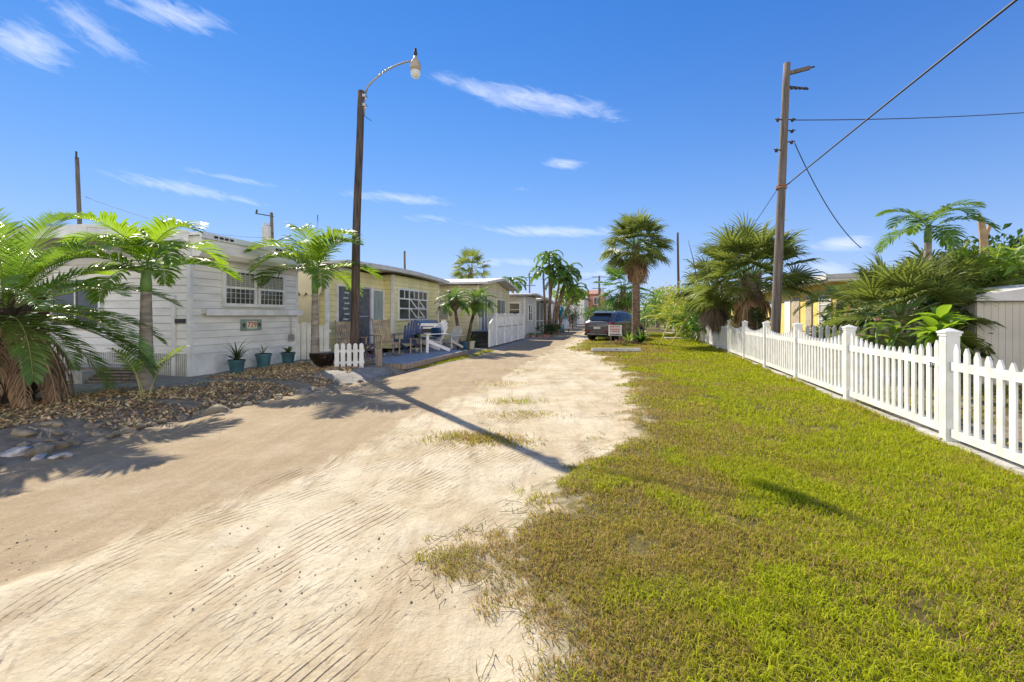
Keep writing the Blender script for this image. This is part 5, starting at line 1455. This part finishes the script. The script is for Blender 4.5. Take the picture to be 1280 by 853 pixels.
def leafy(mb, c, rad, n, size, rng, lobes=5, mi=0, aspect=.42, flat=.0):
    """a shrub: leaves scattered through several overlapping lumps, each leaf a folded blade"""
    c = Vector(c); L = []
    for i in range(lobes):
        a = rng.uniform(0, 6.28); k = rng.uniform(.2, .75)
        L.append((c+Vector((rad[0]*k*math.cos(a), rad[1]*k*math.sin(a), rad[2]*rng.uniform(-.5, .6))), rng.uniform(.35, .6)))
    for i in range(n):
        o, k = rng.choice(L)
        v = Vector((rng.gauss(0, 1), rng.gauss(0, 1), rng.gauss(0, 1))).normalized()*rng.uniform(.55, 1.05)
        p = o+Vector((v.x*rad[0]*k, v.y*rad[1]*k, v.z*rad[2]*k))
        d = (v+Vector((rng.uniform(-.6, .6), rng.uniform(-.6, .6), rng.uniform(-.5, .5)))).normalized()
        s = d.cross(Vector((rng.uniform(-1, 1), rng.uniform(-1, 1), rng.uniform(-.2, 1)))).normalized()
        nn = d.cross(s); l = size*rng.uniform(.6, 1.25); w = l*aspect
        q = p+d*l*.5-nn*l*.05; e = p+d*l-UP*l*.25
        mb.add([tuple(p), tuple(q+s*w*.5+nn*w*.2), tuple(e), tuple(q-s*w*.5+nn*w*.2), tuple(q)], [(0, 1, 4), (1, 2, 4), (0, 4, 3), (4, 2, 3)], mi)

def trunk_mesh(parent, pts, rad, m='trunk_grey', n=12, rings=0, name='trunk', rng=None):
    b = MB(); P_ = []; Rr = []
    K = max(24, rings*3) if rings else 16
    for i in range(K+1):
        t = i/K*(len(pts)-1); k = min(int(t), len(pts)-2); f = t-k
        p = Vector(pts[k]).lerp(Vector(pts[k+1]), f); r_ = rad[k]+(rad[k+1]-rad[k])*f
        if rings and i % 3 == 0: r_ *= 1.035
        P_.append(p); Rr.append(r_)
    b.tube(P_, Rr, n)
    return b.build(name, m, parent, smooth=True)

def feather_palm(name, label, loc, H, crown, trunk_r, n, L, ll, lw, seed, e_hi=75, e_lo=-25, bend=85, nl=30, leaf='leaf_palm', stem='stem_green', trunk='trunk_grey', shaft=None, leanv=(0, 0), rags=0, vee=.25, droop=.35, az_list=None, sweep=(25, 60), dead=0, group=None, dead_len=1.0):
    rng = random.Random(seed)
    t = empty(name, label, 'palm tree', loc, 0, group)
    top = Vector((leanv[0], leanv[1], H))
    mid = Vector((leanv[0]*.35, leanv[1]*.35, H*.5))
    trunk_mesh(t, [(0, 0, -.05), (leanv[0]*.05, leanv[1]*.05, H*.12), mid, top], [trunk_r*1.35, trunk_r*1.08, trunk_r*.9, trunk_r*.72], trunk, rings=int(H*9))
    base = top.copy()
    if shaft:
        b = MB(); b.tube([top, top+UP*shaft*.3, top+UP*shaft*.75, top+UP*shaft], [trunk_r*.74, trunk_r*.80, trunk_r*.6, trunk_r*.35], 12); b.build('crownshaft', stem, t, smooth=True)
        base = top+UP*shaft*.9
    mb = MB()
    for i in range(n):
        a = (az_list[i] if az_list else i*2.39996+rng.uniform(-.25, .25)); k = i/(max(1, n-1))
        e0 = math.radians(e_hi+(e_lo-e_hi)*k+rng.uniform(-7, 7)); e1 = e0-math.radians(bend*rng.uniform(.85, 1.15)*(1-.25*k)); e1 = max(e1, math.radians(-86))
        frond(mb, base+Vector((math.cos(a), math.sin(a), 0))*trunk_r*.3-UP*.12*k, a, e0, e1, L*rng.uniform(.88, 1.08), nl, ll, lw, rng, vee=vee, droop=droop, sweep=sweep, rag=rags, sidebend=rng.uniform(-.3, .3))
    mb.build('crown', [leaf, stem], t)
    if dead:
        mb = MB()
        for i in range(dead):
            a = i*2.39996+rng.uniform(-.3, .3)
            frond(mb, base-UP*.15, a, math.radians(rng.uniform(-25, 5)), math.radians(-88), L*.8*dead_len*rng.uniform(.8, 1.1), nl, ll*.7, lw*.6, rng, vee=-.1, droop=1.2, sweep=(40, 65), rag=.25, bendp=.6, rr_=.02)
        mb.build('dead_fronds', ['leaf_dead', 'stem_tan'], t)
    return t

def fan_palm(name, label, loc, H, trunk_r, n, pet, Rf, seed, skirt=.45, trunk='trunk_brown', e_hi=85, e_lo=-35, leaf='leaf_sabal', dead=0, boots=False, leanv=(0, 0), nseg=26, droop=.35, dead_pet=None, group=None, deadleaf='leaf_dead'):
    rng = random.Random(seed)
    t = empty(name, label, 'palm tree', loc, 0, group)
    top = Vector((leanv[0], leanv[1], H))
    if H > .3:
        tr = trunk_mesh(t, [(0, 0, -.05), (leanv[0]*.3, leanv[1]*.3, H*.4), top], [trunk_r*1.15, trunk_r, trunk_r*.95], trunk, rings=int(H*8))
        if boots:
            b = MB(); z = .15; i = 0
            while z < H:
                for q in range(5):
                    a = i*2.39996+q*1.2566; f = z/H
                    p = Vector((leanv[0]*f+math.cos(a)*trunk_r*.95, leanv[1]*f+math.sin(a)*trunk_r*.95, z))
                    o = Vector((math.cos(a), math.sin(a), 0)); l_ = rng.uniform(.16, .26)
                    sidev = Vector((-math.sin(a), math.cos(a), 0))
                    for sg in (-1, 1): b.bar(p+sidev*sg*.05, p+o*rng.uniform(.06, .12)+UP*l_+sidev*sg*.02+sidev*rng.uniform(-.03, .03), .05, .018, up=tuple(o))
                z += .085; i += 1
            b.build('leaf_boots', 'trunk_grey', t)
    mb = MB()
    for i in range(n):
        k = i/(n-1); a = i*2.39996+rng.uniform(-.3, .3)
        e = math.radians(e_hi+(e_lo-e_hi)*k**.9+rng.uniform(-9, 9))
        fan(mb, top+Vector((math.cos(a), math.sin(a), 0))*trunk_r*.5-UP*.25*k, a, e, pet*rng.uniform(.8, 1.15), Rf*rng.uniform(.85, 1.1), rng, nseg=nseg, droop=droop)
    mb.build('crown', [leaf, 'stem_green'], t)
    if dead:
        mb = MB(); pp = dead_pet or pet
        for i in range(dead):
            a = i*2.39996+rng.uniform(-.4, .4)
            fan(mb, top-UP*rng.uniform(.12, skirt), a, math.radians(rng.uniform(-70, -25)), pp*rng.uniform(.5, 1.0), Rf*.85, rng, nseg=18, spread=1.3, droop=1.6, bend=.9)
        mb.build('dead_fronds', [deadleaf, 'stem_tan'], t)
    return t

# ---- left bed palms
big = feather_palm('date_palm', 'large bushy palm with hanging dead fronds at the left edge', (-7.25, 6.5, .1), 1.45, None, .28, 46, 2.1, .40, .022, 4, e_hi=82, e_lo=-18, bend=74, nl=60, leaf='leaf_date', stem='stem_yellow', trunk='trunk_dark', vee=.3, droop=.16, dead=50, dead_len=.95, sweep=(32, 62))
b = MB(); rng = random.Random(6)
for i in range(160):
    a = rng.uniform(0, 6.28); z = rng.uniform(.05, 1.5); b.bar((math.cos(a)*.26, math.sin(a)*.26, z), (math.cos(a)*.46, math.sin(a)*.46, z+rng.uniform(.02, .3)), .06, .03)
b.build('leaf_stubs', 'trunk_dark', big)
feather_palm('christmas_palm', 'bright green palm with ringed grey trunk at the near mulch bed', (-6.15, 7.65, .12), 1.72, None, .105, 10, 1.45, .52, .040, 12, e_hi=84, e_lo=22, bend=112, nl=38, leaf='leaf_bright', shaft=.45, vee=.35, droop=.30)
feather_palm('christmas_palm', 'green palm with grey trunk on the far mulch bed by the low fence', (-4.76, 11.0, .12), 1.85, None, .10, 12, 1.65, .55, .040, 21, e_hi=86, e_lo=16, bend=112, nl=38, leaf='leaf_mid2', shaft=.60, vee=.35, droop=.30)
# young stems in the near bed
b = MB(); rng = random.Random(9)
for k in range(3):
    frond(b, (-5.62+.05*k, 6.9, .15), rng.uniform(0, 6), math.radians(80), math.radians(30), 1.0, 12, .26, .03, rng, start=.45)
tag(b.build('palm_seedling', ['leaf_lime', 'stem_yellow']), 'thin yellow stemmed palm seedling in the near mulch bed', 'plant')

# ---- pygmy palms by the cream home
feather_palm('pygmy_date_palm', 'left pygmy date palm with dark slender curved trunk by the deck end', (spot(574, 17.8), 17.8, .1), 1.92, None, .07, 30, .78, .24, .018, 31, e_hi=82, e_lo=-15, bend=90, nl=30, leaf='leaf_mid', trunk='trunk_dark', leanv=(-.20, 0), vee=.2, droop=.35)
feather_palm('pygmy_date_palm', 'right pygmy date palm leaning over the cream pot by dark steps', (spot(584, 18.6), 18.6, .1), 1.95, None, .07, 32, .92, .26, .018, 32, e_hi=82, e_lo=-15, bend=90, nl=32, leaf='leaf_palm', trunk='trunk_dark', leanv=(.42, 0), vee=.2, droop=.35)
for nm, x, y, z in (('a', spot(574, 17.8)-.17, 17.8, 1.6), ('b', spot(584, 18.6)+.33, 18.6, 1.55)):
    b = MB(); b.lathe((x, y, z), [(.07, 0), (.17, .15), (.19, .35), (.12, .5), (.06, .55)], 12)
    o = b.build('crown_boots', 'trunk_brown', smooth=True); par = [q for q in bpy.data.objects if q.name.startswith('pygmy_date_palm')][0 if nm == 'a' else 1]
    o.parent = par; o.location = tuple(-Vector(par.location))
pot('plant_pot', 'dark blue glazed pot at the foot of the left pygmy palm', spot(579, 18.2), 18.2, .21, .36, 'blue_pot')
q4 = pot('plant_pot', 'cream pot with a green plant beside the dark steps', spot(588, 18.9), 18.9, .20, .34, 'cream_pot')
def pot_plant(name, label, p, n, L, seed, leaf='leaf_mid', w=.035, e=(20, 85), seg=5):
    rng = random.Random(seed); b = MB()
    for i in range(n):
        a = rng.uniform(0, 6.28); e0 = math.radians(rng.uniform(*e)); l = L*rng.uniform(.6, 1.1)
        q = Vector(p); vs = []
        for k in range(seg+1):
            t = k/seg; ee = e0-t*1.1; d = Vector((math.cos(a)*math.cos(ee), math.sin(a)*math.cos(ee), math.sin(ee)))
            s = Vector((-math.sin(a), math.cos(a), 0))*w*math.sin(math.pi*min(.97, .15+.85*t))
            vs += [tuple(q-s), tuple(q+s)]; q = q+d*l/seg
        b.add(vs, [(2*k, 2*k+1, 2*k+3, 2*k+2) for k in range(seg)])
    return tag(b.build(name, leaf), label, 'plant')
pot_plant('spiky_plant', 'spiky arching plant growing in the left teal pot', P1, 34, .62, 1, 'leaf_dark', .016)
pot_plant('sparse_plant', 'few thin stems growing in the middle teal pot', P2, 9, .38, 2, 'leaf_mid', .014)
pot_plant('succulent', 'bushy grey green succulent in the farthest teal pot', P3, 26, .26, 3, 'leaf_sabal', .035)
pot_plant('potted_plant', 'bushy green plant in the cream pot by the steps', q4, 40, .42, 4, 'leaf_lime', .022)
pot_plant('table_plant', 'small dark leaved plant on the wooden table', (spot(520, 15.2), 15.2, DZ+.48), 30, .28, 5, 'leaf_dark', .03)

# ---- palms behind the homes
fan_palm('sabal_palm', 'fan palm rising behind the yellow home roof', (spot(588, 40), 40, 0), 5.6, .2, 26, 1.0, .95, 41, dead=4)
feather_palm('feather_palm', 'feather palm behind the cream home roof', (spot(641, 40), 40, 0), 4.0, None, .14, 12, 1.5, .5, .09, 42, e_hi=60, e_lo=-5, bend=120, nl=20, leaf='leaf_palm', shaft=.5)
# cluster of slender palms by the screened porch
rng = random.Random(77)
for i, (dx, dy, H, lx, lab) in enumerate(((0, 0, 5.3, -.1, 'tallest slender palm of the cluster by the screened porch'), (-.35, .3, 4.2, -.15, 'slender palm on the left of the porch cluster'), (.35, .2, 4.3, .95, 'right leaning slender palm of the porch cluster'),
                                     (.15, -.2, 3.6, .45, 'shorter slender palm in the middle of the porch cluster'), (.55, .4, 2.9, 1.3, 'lowest slender palm leaning right over the aqua chairs'),
                                     (-.1, .6, 4.7, .35, 'slender palm just right of the tallest in the porch cluster'), (.3, .7, 3.9, .8, 'hindmost slender palm of the porch cluster'))):
    feather_palm('manila_palm', lab, (spot(688, 34)+dx, 34+dy, 0), H, None, .10, 11, 1.35, .45, .085, 100+i, e_hi=70, e_lo=0, bend=150, nl=18, leaf='leaf_palm', shaft=.6, trunk='trunk_brown', leanv=(lx, 0), droop=.5)
def shrub(name, label, c, rad, n, size, seed, leaf, cat='shrub', lobes=6, aspect=.42, stems=True, group=None):
    rng = random.Random(seed); t = empty(name, label, cat, (c[0], c[1], 0), 0, group)
    b = MB(); leafy(b, (0, 0, c[2]), rad, n, size, rng, lobes, 0, aspect); b.build('leaves', leaf, t)
    if stems:
        b = MB()
        for i in range(5):
            a = rng.uniform(0, 6.28); b.tube([(math.cos(a)*.08, math.sin(a)*.08, -.03), (math.cos(a)*rad[0]*.2, math.sin(a)*rad[1]*.2, c[2]*.6), (math.cos(a)*rad[0]*.45, math.sin(a)*rad[1]*.45, c[2])], [.035, .025, .012], 6)
        b.build('stem', 'trunk_brown', t)
    return t
shrub('porch_shrub', 'low dark shrub at the foot of the slender palm cluster', (spot(686, 33), 33, .35), (.9, .6, .45), 500, .16, 1, 'leaf_dark')
shrub('flower_bed_shrub', 'low reddish green plants edging the small white home', (spot(664, 30.5), 30.5, .15), (.9, .7, .2), 250, .12, 2, 'leaf_mid', stems=False)
b = MB()
for i in range(16):
    a = i/16*6.28; b.box(math.cos(a)*1.1-.12, math.cos(a)*1.1+.12, math.sin(a)*.8-.08, math.sin(a)*.8+.08, -.05, .12)
M['brick'] = mat('brick', (.40, .20, .15), .9, .2)
tag(b.build('brick_edging', 'brick', loc=(spot(666, 30.2), 30.2, .02)), 'ring of red bricks round the low plants by the small white home', 'edging')
shrub('sea_grape', 'round leaved tree above the pale blue home', (spot(714, 47), 47, 3.5), (2.2, 1.6, 1.0), 900, .30, 3, 'leaf_lime', 'tree', aspect=.8)
shrub('street_tree', 'small dark tree left of the road before the white building', (spot(703, 43), 43, 1.5), (.8, .8, .8), 350, .2, 4, 'leaf_dark', 'tree')
fan_palm('small_fan_palm', 'small round fan palm at the far end of the street', (spot(755, 84), 84, 0), 2.6, .3, 22, .9, 1.3, 43, nseg=14)
shrub('street_end_shrub', 'green shrub under the pink building', (spot(738, 76), 76, 1.8), (2.6, 1.5, 1.2), 500, .4, 5, 'leaf_mid')
shrub('street_end_bush', 'dark bush left of the grey bin enclosure', (spot(716, 50), 50, 1.4), (.6, .6, 1.0), 300, .22, 6, 'leaf_dark')

# ---- roadside fan palm by the car and the one behind it
fan_palm('roadside_fan_palm', 'tall fan palm with brown trunk beside the parked car', (spot(795, 22.6), 22.6, 0), 4.95, .19, 60, .95, .86, 51, dead=44, skirt=.9, dead_pet=.6, boots=False, e_lo=-28, nseg=28, droop=.45)
fan_palm('back_fan_palm', 'drooping fan palm half hidden behind the roadside palm', (spot(779, 34), 34, 0), 3.6, .22, 26, 1.0, 1.1, 52, dead=18, e_lo=-50, leaf='leaf_mid')
pot_plant('palm_foot_plant', 'green strappy plant at the foot of the roadside fan palm', (spot(801, 22.2), 22.2, .03), 40, .95, 6, 'leaf_mid', .05, e=(45, 88))
pot_plant('palm_foot_grass', 'yellowish grassy plant left of the roadside palm trunk', (spot(786, 22.2), 22.2, .03), 60, .8, 7, 'leaf_lime', .02, e=(35, 88))
feather_palm('coconut_palm', 'feather palm far off between the roadside palm and the hedge', (spot(822, 52), 52, 0), 3.2, None, .2, 16, 2.2, .6, .10, 53, e_hi=75, e_lo=-20, bend=80, nl=22, leaf='leaf_palm')
shrub('tall_shrub', 'green shrub mass behind the yellow palms far right of the car', (spot(806, 44), 44, 1.5), (1.8, 1.6, 1.5), 700, .25, 8, 'leaf_mid')

# ---- yellow green clumping palms along the far fence
rng = random.Random(60)
for i, (D, hgt, leaf, lab) in enumerate(((24, 2.6, 'leaf_lime', 'nearest yellow green clumping palm hanging over the white fence'), (28, 3.0, 'leaf_yellow', 'brightest yellow clumping palm behind the fence'), (33, 3.6, 'leaf_lime', 'third clumping palm from the near end of the fence hedge'),
                                        (38.5, 4.0, 'leaf_yellow', 'yellow clumping palm in the middle of the far hedge'), (46, 4.4, 'leaf_lime', 'green yellow clumping palm near the hedge end'), (56, 4.9, 'leaf_yellow', 'yellow clumping palm next to last in the hedge'), (70, 5.4, 'leaf_mid', 'last and greenest clumping palm of the hedge'))):
    x = float(fence_x(D))+.35
    t = empty('areca_palm', lab, 'palm', (x, D, 0), 0)
    b = MB()
    for k in range(34):
        a = rng.uniform(0, 6.28); r_ = rng.uniform(0, .5+.008*D)
        frond(b, (r_*math.cos(a), r_*1.4*math.sin(a), rng.uniform(.0, .6)), a+rng.uniform(-.4, .4), math.radians(rng.uniform(55, 88)), math.radians(rng.uniform(-45, 5)), hgt*rng.uniform(.6, 1.05), 20, .36, .045+.0012*D, rng, start=.25, vee=.35, droop=.35, rr_=.012)
    leafy(b, (0, .2, hgt*.5), (1.0+.012*D, 1.5+.02*D, hgt*.55), 1100, .20+.006*D, rng, 9, 0, .22)
    b.build('fronds', [leaf, 'stem_yellow'], t)
    b = MB()
    for k in range(9):
        a = rng.uniform(0, 6.28); b.tube([(math.cos(a)*.2, math.sin(a)*.2, -.03), (math.cos(a)*.35, math.sin(a)*.35, .9)], [.03, .022], 6)
    b.build('cane', 'stem_yellow', t)
shrub('glossy_shrub', 'glossy mid green shrub behind the fence left of the thick palm', (spot(888, 22.4), 22.4, 1.5), (1.2, .8, .95), 1100, .20, 11, 'leaf_mid')
shrub('dark_ivy', 'dark leafy vine at the right foot of the thick palm', (spot(950, 15.2), 15.2, 1.35), (.32, .3, .45), 260, .13, 12, 'leaf_dark')

# ---- thick booted fan palm by the utility pole and its drooping neighbour
fan_palm('booted_fan_palm', 'thick fan palm with criss cross leaf bases beside the utility pole', (spot(937, 16.0), 16.0, -.02), 2.85, .30, 62, 1.05, .98, 61, dead=50, skirt=.7, boots=True, e_lo=-8, nseg=32, droop=.35, dead_pet=.7)
fan_palm('drooping_fan_palm', 'shaggy fan palm with grey dead skirt left of the booted palm', (spot(905, 18.6), 18.6, -.02), 2.6, .13, 28, .75, .80, 62, dead=44, skirt=.7, e_lo=-30, leanv=(-.35, 0), deadleaf='leaf_dead_grey', nseg=24, trunk='trunk_grey')
b = MB(); zb = 2.6
b.tube([(spot(872, 16), 16, high(352, 16)), (spot(866, 16), 16, high(322, 16)), (spot(860, 16), 16, high(300, 16))], [.02, .014, .006], 5); b.tube([(spot(870, 16), 16, high(335, 16)), (spot(876, 16), 16.1, high(322, 16))], [.012, .005], 5)
tag(b.build('bare_branch', 'trunk_dark', smooth=True), 'thin bare branch sticking up left of the shaggy fan palm', 'branch')

# ---- jungle at the right
fan_palm('cluster_fan_palm', 'wide fan palm clump filling the yard right of the grey fence', (spot(1126, 10.2), 10.2, 0), 1.5, .2, 70, .80, .72, 63, dead=14, boots=True, e_lo=-30, nseg=32, droop=.3)
fan_palm('second_fan_palm', 'fan palm leaning right behind the wide clump', (spot(1182, 11.6), 11.6, 0), 1.95, .2, 44, .75, .75, 64, dead=12, e_lo=-5, nseg=28)
fan_palm('low_fan_palm', 'low dark fan palm before the yellow house window', (spot(1062, 11.6), 11.6, 0), .45, .12, 22, .7, .7, 65, e_lo=-20, leaf='leaf_dark')
feather_palm('tall_feather_palm', 'feather palm topping the jungle on the right', (spot(1160, 11.0), 11.0, 0), 3.2, None, .10, 9, 1.25, .42, .04, 66, e_hi=68, e_lo=10, bend=110, nl=30, leaf='leaf_palm', shaft=.45, droop=.3)
feather_palm('back_feather_palm', 'yellow green feather palm behind the wide clump', (spot(1050, 14.5), 14.5, 0), 1.9, None, .12, 14, 1.5, .45, .04, 67, e_hi=70, e_lo=-10, bend=90, nl=26, leaf='leaf_lime')
shrub('broadleaf_shrub', 'bright broadleaf tree with large leaves above the shed', (spot(1250, 11.5), 11.5, 2.25), (1.8, 1.0, 1.0), 900, .36, 68, 'leaf_lime', 'tree', lobes=9, aspect=.34)
shrub('dark_creeper', 'dark glossy creeper mass left of the garden shed', (spot(1207, 9.9), 9.9, 1.15), (.62, .5, .95), 1500, .16, 69, 'leaf_dark', lobes=8, aspect=.7)
shrub('dark_background_tree', 'dark evergreen mass behind the jungle', (spot(1215, 14), 14, 2.2), (2.8, 1.2, 1.7), 1900, .28, 70, 'leaf_dark', 'tree', lobes=10)
shrub('right_edge_tree', 'yellow green tree at the right edge above the shed roof', (spot(1310, 13), 13, 2.5), (2.0, 1.2, 1.3), 1100, .30, 71, 'leaf_lime', 'tree', lobes=8)
b = MB(); X = spot(1232, 12.6); z = high(300, 12.6)
b.tube([(X-.05, 12.6, 0), (X-.02, 12.6, z*.6), (X-.05, 12.6, z), (X-.12, 12.6, z+.55), (X-.18, 12.62, z+.75)], [.13, .10, .09, .07, .02], 8); b.tube([(X-.05, 12.6, z), (X+.10, 12.6, z+.35), (X+.10, 12.6, z+.45)], [.06, .05, .02], 7)
tag(b.build('dead_trunk', 'stem_tan', smooth=False), 'pale broken dead palm trunk sticking out of the jungle', 'dead tree')
# frangipani-like plants just behind the white fence
def rosette_plant(name, label, loc, H, n, L, seed, leaf, flowers=False):
    rng = random.Random(seed); t = empty(name, label, 'plant', loc)
    st_ = MB(); lf = MB(); fl = MB()
    tips = [Vector((0, 0, H))]+[Vector((rng.uniform(-.3, .3), rng.uniform(-.2, .2), H*rng.uniform(.75, .95))) for _ in range(3)]
    for tp in tips:
        st_.tube([(0, 0, -.05), (tp.x*.4, tp.y*.4, tp.z*.55), tuple(tp)], [.03, .024, .02], 7)
        for i in range(n):
            a = i*2.39996+rng.uniform(-.3, .3); e = math.radians(rng.uniform(-10, 65)); l = L*rng.uniform(.65, 1.1)
            s = Vector((-math.sin(a), math.cos(a), 0)); q = tp+UP*rng.uniform(-.06, .03); vs = []
            for k in range(7):
                tt = k/6; ee = e-tt*.9; w = .24*l*(math.sin(math.pi*(.05+.93*tt)))**.8*.8
                up_ = Vector((0, 0, w*.35)); vs += [tuple(q-s*w+up_), tuple(q), tuple(q+s*w+up_)]
                q = q+Vector((math.cos(a)*math.cos(ee), math.sin(a)*math.cos(ee), math.sin(ee)))*l/6
            lf.add(vs, [f for k in range(6) for f in ((3*k, 3*k+1, 3*k+4, 3*k+3), (3*k+1, 3*k+2, 3*k+5, 3*k+4))])
        if flowers:
            fl = MB()
            for i in range(5):
                p = tp+Vector((rng.uniform(-.03, .03), rng.uniform(-.03, .03), rng.uniform(.05, .09)))
                for k in range(5):
                    a = k*1.2566; d = Vector((math.cos(a), math.sin(a), .5)); s = Vector((-math.sin(a), math.cos(a), 0))
                    fl.add([tuple(p), tuple(p+d*.03+s*.015), tuple(p+d*.05), tuple(p+d*.03-s*.015)], [(0, 1, 2, 3)])
            fo = fl.build('flower_cluster', 'flower', t)
    st_.build('stem', 'stem_green', t, smooth=True); lf.build('leaves', leaf, t, smooth=True)
    return t
rosette_plant('broadleaf_plant', 'bright broad leaved plant peeping over the fence near number 731', (6.72, 7.15, 0), 1.38, 13, .42, 4, 'leaf_bright')
rosette_plant('frangipani', 'frangipani with pink flowers behind the white fence', (6.85, 8.55, 0), 1.28, 8, .34, 8, 'leaf_lime', True)
pot_plant('snake_plant', 'upright dark blue green spikes right of the inner fence post', (spot(1133, 8.9), 8.9, .0), 9, 1.35, 9, 'leaf_dark', .035, e=(80, 89))
pot_plant('yard_bush', 'low dark spiky plant on the yard ground behind the fence', (7.5, 6.6, .0), 26, .35, 10, 'leaf_dark', .02)

# scenery beyond: low trees closing the gaps between the roofs
for i, (u, D, h, w, leaf, lab) in enumerate(((60, 16, 2.2, 2.0, 'leaf_mid', 'dark tree behind the large left palm'), (775, 95, 2.0, 6, 'leaf_mid', 'low green trees closing the end of the street'), (870, 60, 2.6, 4, 'leaf_mid', 'green tree behind the hedge pole'), (1005, 45, 3.0, 4, 'leaf_dark', 'dark tree behind the yellow house roof'))):
    shrub('background_tree', lab, (spot(u, D), D, h), (w, w*.6, 1.6), 900, .1*w+.12, 200+i, leaf, 'tree', lobes=9)
